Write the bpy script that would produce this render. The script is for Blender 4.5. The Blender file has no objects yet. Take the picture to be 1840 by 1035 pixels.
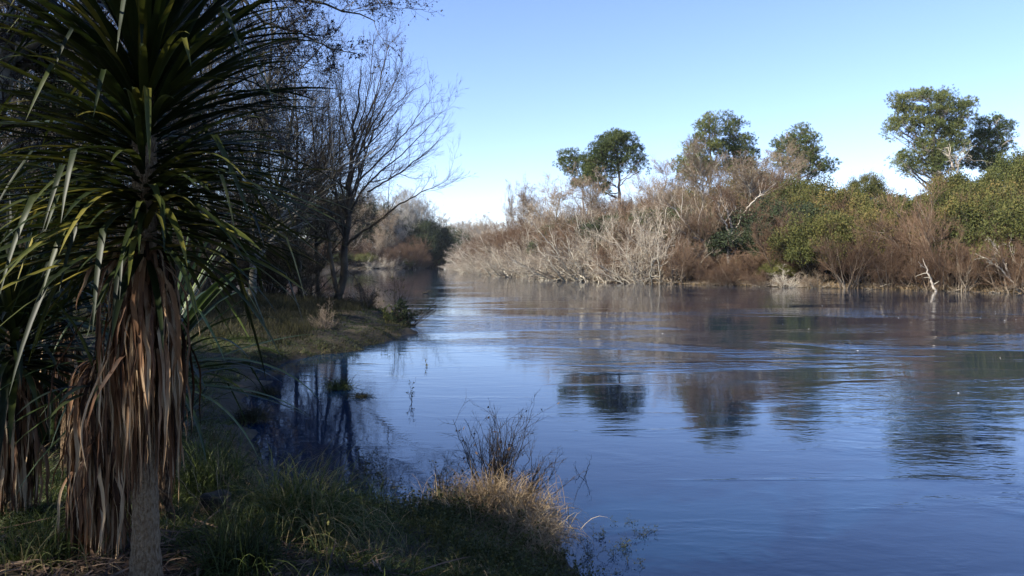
import bpy, math
import numpy as np

# ------------------------------------------------------------------ camera, world, sun, exposure
SC = bpy.context.scene
COL = SC.collection
F = 1400.0; HX = 920.0; HY = 468.0; EYE = 2.8
def px(x, y, D):
    return np.array(((x - HX) / F * D, D, EYE - (y - HY) / F * D))
def wpx(x, y):
    return px(x, y, EYE * F / (y - HY))

cam = bpy.data.cameras.new('camera')
cam.sensor_width = 36.0
cam.lens = F / 1840 * 36
cam.shift_y = -(517.5 - HY) / 1840
cam.clip_start = 0.05
cam.clip_end = 3000
co = bpy.data.objects.new('camera', cam)
COL.objects.link(co)
co.location = (0, 0, EYE)
co.rotation_euler = (math.radians(90), 0, 0)
SC.camera = co

SUN_EL = math.radians(34)
SUN_AZ = math.atan2(-0.80, -0.44)          # angle from +Y towards +X
SD = np.array((math.sin(SUN_AZ) * math.cos(SUN_EL), math.cos(SUN_AZ) * math.cos(SUN_EL), math.sin(SUN_EL)))
W = bpy.data.worlds.new('World')
SC.world = W
W.use_nodes = True
wn = W.node_tree.nodes; wl = W.node_tree.links
wn.clear()
sky = wn.new('ShaderNodeTexSky'); sky.sky_type = 'NISHITA'; sky.sun_disc = False
sky.sun_elevation = SUN_EL
sky.sun_rotation = SUN_AZ
sky.altitude = 0; sky.air_density = 1.0; sky.dust_density = 0.0; sky.ozone_density = 3.0
bg = wn.new('ShaderNodeBackground'); bg.inputs[1].default_value = 0.113
wo = wn.new('ShaderNodeOutputWorld')
tint = wn.new('ShaderNodeMix'); tint.data_type = 'RGBA'; tint.blend_type = 'MULTIPLY'; tint.inputs[0].default_value = 1
tint.inputs[7].default_value = (.94, .91, 1.12, 1)
wl.new(sky.outputs[0], tint.inputs[6]); wl.new(tint.outputs[2], bg.inputs[0]); wl.new(bg.outputs[0], wo.inputs[0])

sl = bpy.data.lights.new('sun', 'SUN'); sl.energy = 4.6; sl.angle = math.radians(0.5); sl.color = (1.0, 0.93, 0.82)
so = bpy.data.objects.new('sun', sl); COL.objects.link(so)
from mathutils import Vector
so.rotation_euler = Vector(SD).to_track_quat('Z', 'Y').to_euler()
so.location = (-30, -30, 40)

SC.view_settings.view_transform = 'Standard'
SC.view_settings.look = 'None'
SC.view_settings.gamma = 1
SC.view_settings.use_curve_mapping = False
SC.view_settings.exposure = 1.12
SC.cycles.max_bounces = 6
SC.cycles.transparent_max_bounces = 8

rng = np.random.default_rng(7)
def U(a, b, n=None): return rng.uniform(a, b, n)

# ------------------------------------------------------------------ object helpers
def norm(v):
    return v / np.maximum(np.linalg.norm(v, axis=-1, keepdims=True), 1e-9)

class Geo:
    def __init__(s): s.V = []; s.Q = []; s.T = []; s.n = 0
    def add(s, V, Q=None, T=None):
        V = np.asarray(V, float).reshape(-1, 3)
        if Q is not None and len(Q): s.Q.append(np.asarray(Q) + s.n)
        if T is not None and len(T): s.T.append(np.asarray(T) + s.n)
        s.V.append(V); s.n += len(V)
        return s
    def mesh(s, name, m, smooth=True):
        V = np.concatenate(s.V) if s.V else np.zeros((0, 3))
        Q = np.concatenate(s.Q) if s.Q else np.zeros((0, 4), int)
        T = np.concatenate(s.T) if s.T else np.zeros((0, 3), int)
        me = bpy.data.meshes.new(name)
        me.vertices.add(len(V)); me.vertices.foreach_set('co', V.astype(np.float32).ravel())
        li = np.concatenate([Q.ravel(), T.ravel()]).astype(np.int32)
        me.loops.add(len(li)); me.loops.foreach_set('vertex_index', li)
        np_ = len(Q) + len(T)
        st = np.concatenate([np.arange(len(Q)) * 4, len(Q) * 4 + np.arange(len(T)) * 3]).astype(np.int32)
        me.polygons.add(np_); me.polygons.foreach_set('loop_start', st)
        if smooth: me.polygons.foreach_set('use_smooth', np.ones(np_, bool))
        me.materials.append(m)
        me.update(calc_edges=True)
        return me
    def obj(s, name, m, parent=None, smooth=True, loc=None):
        o = bpy.data.objects.new(name, s.mesh(name, m, smooth)); COL.objects.link(o)
        if parent: o.parent = parent
        if loc is not None: o.location = loc
        return o

def tag(o, label, cat, group=None, kind=None):
    if label: o['label'] = label
    if cat: o['category'] = cat
    if group: o['group'] = group
    if kind: o['kind'] = kind
    return o
def thing(name, label, cat, loc=(0, 0, 0), rz=0.0, group=None):
    o = bpy.data.objects.new(name, None); COL.objects.link(o)
    o.empty_display_size = 0.2
    o.location = loc; o.rotation_euler = (0, 0, rz)
    return tag(o, label, cat, group)
def dup(root, loc, rz, s=1.0, label=None, group=None, tilt=(0, 0)):
    r = root.copy(); COL.objects.link(r)
    r.location = loc; r.rotation_euler = (tilt[0], tilt[1], rz)
    r.scale = (s, s, s) if np.isscalar(s) else s
    if label: r['label'] = label
    if group: r['group'] = group
    for ch in list(root.children):
        c = ch.copy(); COL.objects.link(c); c.parent = r
    return r

# ------------------------------------------------------------------ geometry makers
def tubes(g, P, R, n=3):
    N, K, _ = P.shape
    tan = np.empty_like(P)
    tan[:, 1:-1] = P[:, 2:] - P[:, :-2]; tan[:, 0] = P[:, 1] - P[:, 0]; tan[:, -1] = P[:, -1] - P[:, -2]
    tan = norm(tan)
    avg = norm(P[:, -1] - P[:, 0] + 1e-6)
    ref = np.where(np.abs(avg[:, 2:3]) > 0.7, np.array([[1.0, 0.13, 0]]), np.array([[0.05, 0.1, 1.0]]))
    a = norm(np.cross(tan, ref[:, None, :])); b = np.cross(tan, a)
    th = np.arange(n) * 2 * math.pi / n
    ring = (a[:, :, None, :] * np.cos(th)[None, None, :, None] + b[:, :, None, :] * np.sin(th)[None, None, :, None])
    V = P[:, :, None, :] + ring * R[:, :, None, None]
    base = (np.arange(N) * K * n)[:, None, None] + (np.arange(K - 1) * n)[None, :, None]
    j = np.arange(n)[None, None, :]; j2 = (j + 1) % n
    Q = np.stack([base + j, base + j2, base + n + j2, base + n + j], -1).reshape(-1, 4)
    g.add(V, Q)

def line(pts, r0, r1, K=24, wob=0.0, pw=1.0):
    """one polyline (smoothed) through control points with tapering radius"""
    p = np.asarray(pts, float)
    d = np.r_[0, np.cumsum(np.linalg.norm(np.diff(p, axis=0), axis=1))]; d /= d[-1]
    t = np.linspace(0, 1, K)
    q = np.stack([np.interp(t, d, p[:, i]) for i in range(3)], 1)
    for _ in range(2):
        q[1:-1] = (q[:-2] + 2 * q[1:-1] + q[2:]) / 4
    if wob: q[1:] += rng.normal(0, wob, (K - 1, 3))
    return q[None], (r0 + (r1 - r0) * t ** pw)[None]

def grow(P, R, n, t0=.3, t1=1., ang=(30, 60), lr=.5, fall=.5, K=6, wob=.12, up=0., rr=.6, rmin=.004, bias=None, bw=0.):
    N, Kp, _ = P.shape
    idx = np.repeat(np.arange(N), n); M = len(idx)
    t = U(t0, t1, M); f = t * (Kp - 1); i = np.clip(f.astype(int), 0, Kp - 2); w = (f - i)[:, None]
    pos = P[idx, i] * (1 - w) + P[idx, i + 1] * w
    tan = norm(P[idx, i + 1] - P[idx, i])
    rad = R[idx, i] * (1 - w[:, 0]) + R[idx, i + 1] * w[:, 0]
    pl = np.linalg.norm(np.diff(P, axis=1), axis=2).sum(1)[idx]
    v = rng.normal(0, 1, (M, 3))
    if bias is not None: v = v + bw * np.asarray(bias)
    v -= (v * tan).sum(1, keepdims=True) * tan; v = norm(v)
    a = np.radians(U(ang[0], ang[1], M))[:, None]
    d = norm(np.cos(a) * tan + np.sin(a) * v)
    L = pl * lr * (1 - fall * t) * U(.6, 1.3, M)
    st = (L / (K - 1))[:, None]
    C = np.empty((M, K, 3)); C[:, 0] = pos
    for k in range(1, K):
        d = norm(d + rng.normal(0, wob, (M, 3)) + np.array((0, 0, up)))
        C[:, k] = C[:, k - 1] + d * st
    s = np.linspace(0, 1, K)[None]
    CR = np.maximum(rad * rr, rmin)[:, None] * (1 - .75 * s)
    return C, np.maximum(CR, rmin * .6)

def cards(g, C, size, aspect=.5, up=0.0, var=.4):
    n = len(C)
    s = size * U(1 - var, 1 + var, n)[:, None]
    nr = norm(rng.normal(0, 1, (n, 3)) + np.array((0, 0, up)))
    u = norm(np.cross(nr, rng.normal(0, 1, (n, 3)))); v = np.cross(nr, u)
    V = np.stack([C - u * s * .5, C + v * s * .5 * aspect, C + u * s * .5, C - v * s * .5 * aspect], 1)
    g.add(V, np.arange(n * 4).reshape(n, 4))

def needles(g, C, A, L, w, m=7, spread=.7):
    n = len(C)
    c = np.repeat(C, m, 0); a = np.repeat(A, m, 0)
    d = norm(a + rng.normal(0, spread, (n * m, 3)))
    tip = c + d * (L * U(.6, 1.2, n * m))[:, None]
    sd = norm(np.cross(d, rng.normal(0, 1, (n * m, 3)))) * w
    mid = c * .5 + tip * .5
    V = np.stack([c, mid + sd, tip, mid - sd], 1)
    g.add(V, np.arange(n * m * 4).reshape(-1, 4))

def straps(g, O, D, L, Wd, K=9, grav=.1, fold=.25, wob=.0, kink=None, twist=0.0, taper=.8, gpow=1.0, side=None):
    """long strap leaves: polyline that droops, V cross section"""
    n = len(O)
    L = np.broadcast_to(L, (n,)).astype(float); Wd = np.broadcast_to(Wd, (n,)).astype(float)
    grav = np.broadcast_to(grav, (n,)).astype(float)
    P = np.empty((n, K, 3)); P[:, 0] = O; d = norm(D).copy(); st = (L / (K - 1))[:, None]
    side = norm(np.cross(d, np.array((0, 0, 1.0))) + rng.normal(0, .15, (n, 3))) if side is None else side
    for k in range(1, K):
        gk = grav * (k / (K - 1)) ** gpow * 2
        if kink is not None:
            gk = gk + np.where(kink == k, 1.6, 0)
        d = norm(d + rng.normal(0, wob, (n, 3)) - gk[:, None] * np.array((0, 0, 1.0)))
        P[:, k] = P[:, k - 1] + d * st
    tan = norm(np.gradient(P, axis=1))
    s = side[:, None, :] - (side[:, None, :] * tan).sum(2, keepdims=True) * tan; s = norm(s)
    nn = norm(np.cross(s, tan)); nn = np.where(nn[:, :, 2:3] < 0, -nn, nn) if twist == 0 else nn
    if twist:
        ta = (U(-twist, twist, n)[:, None] * np.linspace(0, 1, K)[None])[:, :, None]
        s, nn = s * np.cos(ta) + nn * np.sin(ta), nn * np.cos(ta) - s * np.sin(ta)
    t = np.linspace(0, 1, K)
    w = Wd[:, None] * .5 * (np.minimum(1, .45 + 2.2 * t) * (1 - t ** 2.6) ** taper + .03)[None]
    V = np.stack([P - s * w[:, :, None] + nn * (w * fold)[:, :, None], P, P + s * w[:, :, None] + nn * (w * fold)[:, :, None]], 2)
    b = (np.arange(n) * K * 3)[:, None] + (np.arange(K - 1) * 3)[None]
    b = b.ravel()
    Q = np.concatenate([np.stack([b, b + 1, b + 4, b + 3], 1), np.stack([b + 1, b + 2, b + 5, b + 4], 1)])
    g.add(V, Q)
    return P

def blades(g, O, D, L, w, K=4, grav=.25):
    n = len(O)
    L = np.broadcast_to(L, (n,)); w = np.broadcast_to(w, (n,))
    P = np.empty((n, K, 3)); P[:, 0] = O; d = norm(D)
    s = norm(np.cross(d, rng.normal(0, 1, (n, 3))))
    g0 = np.broadcast_to(grav, (n,))[:, None]
    for k in range(1, K):
        d = norm(d - g0 * np.array((0, 0, 1.0)) * (k / (K - 1)) * 1.4)
        P[:, k] = P[:, k - 1] + d * (L / (K - 1))[:, None]
    t = np.linspace(0, 1, K)
    ww = (w[:, None] * .5 * (1 - t ** 1.6) [None] + .0004)[:, :, None]
    V = np.stack([P - s[:, None] * ww, P + s[:, None] * ww], 2)
    b = ((np.arange(n) * K * 2)[:, None] + (np.arange(K - 1) * 2)[None]).ravel()
    g.add(V, np.stack([b, b + 1, b + 3, b + 2], 1))

# ------------------------------------------------------------------ materials
def mat(name, stops, rough=.8, nscale=1.0, wn_=.5, wi=.5, transl=0.0, spec=.3, wobj=.45, bump=0.0, bscale=20.0, stretch=None):
    """colour from noise + per-island random + per-object random through a ramp"""
    m = bpy.data.materials.new(name); m.use_nodes = True
    nt = m.node_tree; N = nt.nodes; L = nt.links; N.clear()
    out = N.new('ShaderNodeOutputMaterial'); p = N.new('ShaderNodeBsdfPrincipled')
    tc = N.new('ShaderNodeTexCoord'); no = N.new('ShaderNodeTexNoise'); no.inputs['Scale'].default_value = nscale
    no.inputs['Detail'].default_value = 5
    src = tc.outputs['Object']
    if stretch:
        mp = N.new('ShaderNodeMapping'); mp.inputs['Scale'].default_value = stretch
        L.new(src, mp.inputs[0]); src = mp.outputs[0]
    L.new(src, no.inputs['Vector'])
    ge = N.new('ShaderNodeNewGeometry'); oi = N.new('ShaderNodeObjectInfo')
    def mth(op, a, b):
        x = N.new('ShaderNodeMath'); x.operation = op
        for i, v in enumerate((a, b)):
            if isinstance(v, (int, float)): x.inputs[i].default_value = v
            else: L.new(v, x.inputs[i])
        return x.outputs[0]
    nz = mth('MULTIPLY', mth('SUBTRACT', no.outputs[0], .5), 2.2 * wn_)
    isl = mth('MULTIPLY', mth('SUBTRACT', ge.outputs['Random Per Island'], .5), wi)
    ob = mth('MULTIPLY', mth('SUBTRACT', oi.outputs['Random'], .5), wobj)
    fac = mth('ADD', mth('ADD', nz, isl), mth('ADD', ob, .5))
    r = N.new('ShaderNodeValToRGB'); e = r.color_ramp.elements
    while len(e) > 1: e.remove(e[-1])
    e[0].position = stops[0][0]; e[0].color = (*stops[0][1], 1)
    for pos, c in stops[1:]:
        x = e.new(pos); x.color = (*c, 1)
    L.new(fac, r.inputs[0]); L.new(r.outputs[0], p.inputs['Base Color'])
    p.inputs['Roughness'].default_value = rough
    p.inputs['Specular IOR Level'].default_value = spec
    if bump:
        bn = N.new('ShaderNodeTexNoise'); bn.inputs['Scale'].default_value = bscale; bn.inputs['Detail'].default_value = 6
        L.new(src, bn.inputs['Vector'])
        bm = N.new('ShaderNodeBump'); bm.inputs['Strength'].default_value = 1; bm.inputs['Distance'].default_value = bump
        L.new(bn.outputs[0], bm.inputs['Height']); L.new(bm.outputs[0], p.inputs['Normal'])
    if transl:
        t = N.new('ShaderNodeBsdfTranslucent'); L.new(r.outputs[0], t.inputs[0])
        mx = N.new('ShaderNodeMixShader'); mx.inputs[0].default_value = transl
        L.new(p.outputs[0], mx.inputs[1]); L.new(t.outputs[0], mx.inputs[2]); L.new(mx.outputs[0], out.inputs[0])
    else:
        L.new(p.outputs[0], out.inputs[0])
    return m

M = {}
M['pale_bark'] = mat('pale_bark', [(.1, (.16, .135, .10)), (.5, (.42, .375, .285)), (.9, (.64, .59, .46))], nscale=1.5)
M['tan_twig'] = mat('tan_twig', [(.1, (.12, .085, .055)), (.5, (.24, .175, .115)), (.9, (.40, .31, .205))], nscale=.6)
M['red_twig'] = mat('red_twig', [(.1, (.06, .034, .019)), (.5, (.14, .082, .046)), (.9, (.25, .165, .10))], nscale=.5)
M['grey_tan'] = mat('grey_tan', [(.1, (.14, .10, .07)), (.5, (.30, .235, .17)), (.9, (.48, .40, .30))], nscale=.6)
M['red_stem'] = mat('red_stem', [(.1, (.07, .045, .03)), (.5, (.14, .10, .065)), (.9, (.30, .25, .18))], nscale=.8)
M['drift'] = mat('driftwood', [(.1, (.08, .06, .04)), (.5, (.20, .16, .11)), (.9, (.42, .37, .28))], nscale=.8)
M['grey_twig'] = mat('grey_twig', [(.1, (.15, .13, .12)), (.5, (.27, .25, .22)), (.9, (.42, .40, .35))], nscale=.6)
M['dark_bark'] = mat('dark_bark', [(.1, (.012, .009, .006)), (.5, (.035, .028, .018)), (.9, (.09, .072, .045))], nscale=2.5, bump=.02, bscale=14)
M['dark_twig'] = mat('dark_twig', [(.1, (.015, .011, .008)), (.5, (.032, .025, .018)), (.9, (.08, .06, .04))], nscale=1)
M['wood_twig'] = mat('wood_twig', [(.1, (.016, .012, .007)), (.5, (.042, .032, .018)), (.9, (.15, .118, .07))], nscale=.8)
M['mossy_bark'] = mat('mossy_bark', [(.2, (.02, .022, .010)), (.45, (.06, .055, .035)), (.6, (.14, .13, .10)), (.85, (.32, .30, .25))], nscale=5, bump=.02, bscale=18)
M['pine'] = mat('pine_needles', [(.05, (.03, .05, .016)), (.5, (.09, .12, .036)), (.95, (.20, .21, .065))], nscale=.25, wn_=.7, wi=.5, transl=.1)
M['pine_bark'] = mat('pine_bark', [(.1, (.10, .075, .06)), (.5, (.24, .20, .16)), (.9, (.40, .36, .30))], nscale=2)
M['leaf_olive'] = mat('leaf_olive', [(.05, (.04, .048, .012)), (.35, (.08, .088, .02)), (.65, (.13, .12, .03)), (.95, (.22, .15, .05))], nscale=.5, transl=.2)
M['leaf_bright'] = mat('leaf_bright', [(.05, (.045, .058, .016)), (.5, (.105, .12, .03)), (.95, (.21, .19, .055))], nscale=.5, transl=.2)
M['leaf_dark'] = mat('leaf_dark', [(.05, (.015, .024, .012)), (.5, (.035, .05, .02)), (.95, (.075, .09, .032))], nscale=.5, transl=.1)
M['leaf_ivy'] = mat('leaf_ivy', [(.05, (.03, .045, .012)), (.5, (.08, .105, .025)), (.95, (.16, .19, .05))], nscale=2, transl=.15, rough=.45, spec=.5)
M['cab_green'] = mat('cabbage_green', [(.1, (.007, .012, .003)), (.5, (.020, .031, .006)), (.78, (.060, .070, .012)), (.95, (.20, .17, .028))], nscale=3, wi=.7, wn_=.35, transl=.2, rough=.5, spec=.3)
M['cab_dead'] = mat('cabbage_dead', [(.1, (.02, .009, .004)), (.4, (.085, .038, .016)), (.68, (.20, .105, .05)), (.95, (.45, .33, .20))], nscale=9, wi=.9, wn_=.7, transl=.08, rough=.75, stretch=(1, 1, .25))
M['cab_bark'] = mat('cabbage_bark', [(.2, (.06, .036, .018)), (.5, (.20, .13, .07)), (.8, (.34, .25, .155))], nscale=75, wn_=.7, wi=0, bump=.08, bscale=90, stretch=(1, 1, .4), rough=.95)
M['sunlit_green'] = mat('sunlit_green', [(.1, (.015, .03, .008)), (.5, (.05, .08, .02)), (.9, (.17, .22, .06))], nscale=2, wi=.7, wn_=.3, transl=.2, rough=.4, spec=.5)  # brighter copy of the flax green, sunlight put into the leaf colour
M['flax'] = mat('flax_green', [(.1, (.006, .012, .004)), (.5, (.018, .032, .008)), (.9, (.06, .085, .02))], nscale=2, wi=.7, wn_=.3, transl=.2, rough=.4, spec=.5)
M['grass'] = mat('grass_green', [(.05, (.013, .020, .005)), (.4, (.032, .048, .010)), (.75, (.080, .105, .022)), (.95, (.22, .18, .08))], nscale=1.5, wn_=.5, wi=.6, transl=.25, rough=.6)
M['grass_olive'] = mat('grass_olive', [(.05, (.010, .010, .004)), (.45, (.026, .026, .008)), (.75, (.06, .054, .016)), (.95, (.15, .12, .05))], nscale=.5, wn_=.6, wi=.6, transl=.2, rough=.7)
M['straw'] = mat('straw', [(.05, (.10, .065, .03)), (.5, (.26, .18, .095)), (.95, (.44, .34, .20))], nscale=3, wi=.8, transl=.15, rough=.7)
M['weed'] = mat('weed_green', [(.05, (.025, .032, .008)), (.5, (.065, .07, .018)), (.95, (.17, .15, .045))], nscale=4, transl=.2)
M['foam'] = mat('foam', [(.1, (.2, .16, .1)), (.5, (.55, .52, .47)), (.9, (.8, .8, .78))])
M['litter'] = mat('leaf_litter', [(.1, (.025, .015, .009)), (.5, (.085, .05, .03)), (.9, (.22, .15, .095))], nscale=5, wi=.9)

# ------------------------------------------------------------------ terrain
LB = [(14, -90), (6, -30), (3.5, -8), (2.9, 0), (2.2, 3), (1.3, 5), (.62, 6.5), (.3, 7.5), (0, 8.4), (-.4, 8.6), (-1.3, 8.2), (-2.1, 8.2), (-2.9, 9.4), (-3.8, 11.5),
      (-4.9, 14.2), (-5.8, 17.5), (-6.4, 20.0), (-6.2, 22.2), (-4.7, 24.3), (-4.15, 28.5), (-4.2, 33), (-5, 37), (-7, 40), (-11, 43), (-16, 46), (-24, 50),
      (-36, 56), (-55, 64), (-80, 75), (-105, 110), (-110, 160), (-95, 205), (-75, 238), (-52, 258), (-40, 268), (-33, 280), (-30, 300), (-36, 350), (-60, 440), (-160, 620)]
RB = [(110, -90), (75, 0), (58, 40), (50, 56), (43.6, 66), (39.7, 71), (32.5, 78), (23.6, 87), (12.6, 98), (6.4, 112), (-2, 140), (-8.5, 170), (-13.5, 200),
      (-17, 240), (-20, 290), (-25, 350), (-45, 440), (-140, 640)]
RIV = np.array(LB + RB[::-1], float)

def river_sd(x, y):
    """distance to the shoreline, negative in the water"""
    x = np.asarray(x, float); y = np.asarray(y, float)
    sh = x.shape; x = x.ravel(); y = y.ravel()
    best = np.full(x.shape, 1e9); ins = np.zeros(x.shape, bool)
    n = len(RIV)
    for i in range(n):
        a = RIV[i]; b = RIV[(i + 1) % n]; e = b - a
        t = np.clip(((x - a[0]) * e[0] + (y - a[1]) * e[1]) / (e @ e), 0, 1)
        dx = x - a[0] - t * e[0]; dy = y - a[1] - t * e[1]
        best = np.minimum(best, dx * dx + dy * dy)
        if a[1] != b[1]:
            c = ((a[1] > y) != (b[1] > y)) & (x < (b[0] - a[0]) * (y - a[1]) / (b[1] - a[1]) + a[0])
            ins ^= c
    d = np.sqrt(best)
    return np.where(ins, -d, d).reshape(sh)

def sst(x): x = np.clip(x, 0, 1); return x * x * (3 - 2 * x)

def hgt(x, y):
    x = np.asarray(x, float); y = np.asarray(y, float)
    wig = .25 * np.sin(x * 1.7 + y * .6) * np.cos(y * 1.3 - x * .4) + .12 * np.sin(x * 4.1 + 1.3) * np.sin(y * 3.7)
    sd = river_sd(x, y)
    s = sd + wig * np.clip(np.abs(y) / 12, .5, 2.5)
    right = (x > np.interp(y, [p[1] for p in RB], [p[0] for p in RB]) - 3)
    A = 1.32 - .62 * sst((y - 9) / 8) + .22 * sst((y - 23) / 5)
    land_l = A * (1 - np.exp(-np.maximum(s, 0) / 2.3)) + .02 * np.clip(s, 0, 60) * (y > 30) + 9 * sst((s - 3) / 55) * (y > 180)
    AR = 2.0 + 9 * sst((x + 8) / 40)
    land_r = .45 * (1 - np.exp(-np.maximum(s, 0) / 2.5)) + AR * sst((s - 4) / 42)
    land = np.where(right, land_r, land_l)
    land = land + .05 * np.sin(x * 2.3 + y) * np.sin(y * 2.9) * sst(s / 2) + .02 * np.sin(x * 9 + 2) * np.sin(y * 8)* sst(s / 2)
    return np.where(s > 0, land, np.maximum(s * .22, -3))

def nonuni(lo, hi, c, n, k):
    a = math.asinh((lo - c) / k); b = math.asinh((hi - c) / k)
    return c + k * np.sinh(np.linspace(a, b, n))
gx = nonuni(-900, 900, 0, 420, 4); gy = nonuni(-120, 1500, 6, 460, 4)
X, Y = np.meshgrid(gx, gy)
Z = hgt(X, Y)
g = Geo()
ny, nx = X.shape
ii = (np.arange(ny - 1)[:, None] * nx + np.arange(nx - 1)[None]).ravel()
g.add(np.stack([X, Y, Z], -1), np.stack([ii, ii + 1, ii + 1 + nx, ii + nx], 1))
M['soil'] = mat('soil', [(.2, (.012, .009, .005)), (.45, (.028, .022, .012)), (.6, (.045, .035, .02)), (.85, (.11, .08, .05))], nscale=.7, wn_=.8, wi=0, wobj=0, bump=.04, bscale=5, rough=.95)
ground = g.obj('ground', M['soil']); tag(ground, None, None, kind='structure')

# beach: pale dried mud at the far waterline
xs = np.linspace(0, 1, 60)
def shore_pt(frac_pts, t):
    p = np.array(frac_pts, float)
    d = np.r_[0, np.cumsum(np.linalg.norm(np.diff(p, axis=0), axis=1))]
    return np.stack([np.interp(t * d[-1], d, p[:, i]) for i in range(2)], -1), d[-1]

# water
def water_mat():
    m = bpy.data.materials.new('river_water'); m.use_nodes = True
    nt = m.node_tree; N = nt.nodes; L = nt.links; N.clear()
    out = N.new('ShaderNodeOutputMaterial'); p = N.new('ShaderNodeBsdfPrincipled')
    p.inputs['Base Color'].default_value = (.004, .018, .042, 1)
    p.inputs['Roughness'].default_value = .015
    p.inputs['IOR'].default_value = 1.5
    p.inputs['Specular Tint'].default_value = (.30, .62, 1.0, 1)  # blue put into the reflection colour to deepen the mirrored sky
    tc = N.new('ShaderNodeTexCoord')
    def noise(scale, sx, sy, rot=0, det=3, dist=0.0):
        mp = N.new('ShaderNodeMapping'); mp.inputs['Scale'].default_value = (sx, sy, 1); mp.inputs['Rotation'].default_value = (0, 0, rot)
        L.new(tc.outputs['Object'], mp.inputs[0])
        n = N.new('ShaderNodeTexNoise'); n.inputs['Scale'].default_value = scale; n.inputs['Detail'].default_value = det
        n.inputs['Distortion'].default_value = dist
        L.new(mp.outputs[0], n.inputs['Vector']); return n.outputs[0]
    def mth(op, a, b=0.0, c=0.0, clamp=False):
        x = N.new('ShaderNodeMath'); x.operation = op; x.use_clamp = clamp
        for i, v in enumerate((a, b, c)):
            if isinstance(v, (int, float)): x.inputs[i].default_value = v
            else: L.new(v, x.inputs[i])
        return x.outputs[0]
    def rng_(v, a, b, c, d):
        x = N.new('ShaderNodeMapRange'); x.inputs[1].default_value = a; x.inputs[2].default_value = b
        x.inputs[3].default_value = c; x.inputs[4].default_value = d; x.interpolation_type = 'SMOOTHSTEP'
        L.new(v, x.inputs[0]); return x.outputs[0]
    sep = N.new('ShaderNodeSeparateXYZ'); L.new(tc.outputs['Object'], sep.inputs[0])
    # calm in the lee of the bank, livelier mid-stream
    along = mth('ADD', sep.outputs[0], mth('MULTIPLY', sep.outputs[1], .12))
    mid = rng_(along, -3, 5, .12, 1)
    patch = rng_(noise(.075, .7, 1.6, .45, 4, .9), .50, .60, .06, 1)
    streak = rng_(noise(.35, .5, 2.6, .35, 3, .8), .50, .68, 0, 1)
    pm = mth('MULTIPLY', patch, mid)
    h1 = mth('MULTIPLY', noise(1.3, .8, 1.6, .4, 3, .4), mth('MULTIPLY_ADD', pm, .015, .0025))
    h2 = mth('MULTIPLY', noise(5.0, .8, 1.5, -.3, 3, .3), mth('MULTIPLY_ADD', mth('ADD', pm, mth('MULTIPLY', streak, mid)), .0050, .0005))
    h3 = mth('MULTIPLY', noise(16, 1, 1.3, .2, 2), mth('MULTIPLY_ADD', mid, .0003, .0001))
    band = mth('MULTIPLY', rng_(sep.outputs[1], 14, 24, 0, 1), rng_(sep.outputs[1], 34, 58, 1, 0))
    patch2 = rng_(noise(.11, .40, 1.5, .12, 4, 1.2), .50, .57, 0, 1)
    h4 = mth('MULTIPLY', noise(2.6, .55, 1.5, .2, 3, .5), mth('MULTIPLY', mth('MULTIPLY', mth('MULTIPLY', band, patch2), mid), .055))
    h = mth('ADD', mth('ADD', mth('ADD', h1, h2), h3), h4)
    b = N.new('ShaderNodeBump'); b.inputs['Strength'].default_value = 1; b.inputs['Distance'].default_value = 1
    L.new(h, b.inputs['Height']); L.new(b.outputs[0], p.inputs['Normal'])
    L.new(p.outputs[0], out.inputs[0])
    return m
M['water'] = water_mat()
g = Geo()
wx = np.array([-900, -300, -100, -30, 0, 30, 100, 300, 900.]); wy = np.array([-120, -30, 0, 20, 60, 150, 400, 1500.])
A_, B_ = np.meshgrid(wx, wy); nx = len(wx)
ii = (np.arange(len(wy) - 1)[:, None] * nx + np.arange(nx - 1)[None]).ravel()
g.add(np.stack([A_, B_, A_ * 0], -1), np.stack([ii, ii + 1, ii + 1 + nx, ii + nx], 1))
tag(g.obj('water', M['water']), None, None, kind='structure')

def gz(x, y): return float(hgt(np.array([x]), np.array([y]))[0])

# ------------------------------------------------------------------ tree and bush makers (all built at the origin, then placed)
def hide_proto(root):
    """prototypes are used as the first instance"""
    return root

def bush_pale(seed):
    """bleached crack willow leaning out: pale stems and thin twigs, about 6 m high"""
    global rng; rng = np.random.default_rng(seed)
    g = Geo(); k = 13
    O = np.zeros((k, 3)); O[:, :2] = rng.normal(0, .5, (k, 2)); O[:, 2] = -.3
    st = []
    for i in range(k):
        a = U(0, 2 * math.pi); el = math.radians(U(25, 75)); L = U(4, 6.6)
        d = np.array((math.cos(a) * math.cos(el), math.sin(a) * math.cos(el), math.sin(el)))
        mid = O[i] + d * L * .5 + rng.normal(0, .25, 3)
        end = O[i] + d * L + np.array((0, 0, U(-.3, .9))) + rng.normal(0, .4, 3)
        st.append(line([O[i], mid, end], U(.07, .12), .018, 14, .04))
    P = np.concatenate([s[0] for s in st]); R = np.concatenate([s[1] for s in st])
    tubes(g, P, R, 5)
    P1, R1 = grow(P, R, 9, .2, 1, (25, 65), .45, .45, 8, .18, .04, .55, .02); tubes(g, P1, R1, 4)
    P2, R2 = grow(P1, R1, 5, .2, 1, (25, 65), .5, .4, 6, .18, .03, .6, .014); tubes(g, P2, R2, 3)
    c = Geo()
    P3, R3 = grow(P2, R2, 5, .2, 1, (20, 60), .75, .3, 4, .15, .08, .5, .008); tubes(c, P3, R3, 3)
    P4, R4 = grow(P1, R1, 12, .3, 1, (20, 60), .3, .3, 4, .15, .1, .4, .008); tubes(c, P4, R4, 3)
    return g, c

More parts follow.
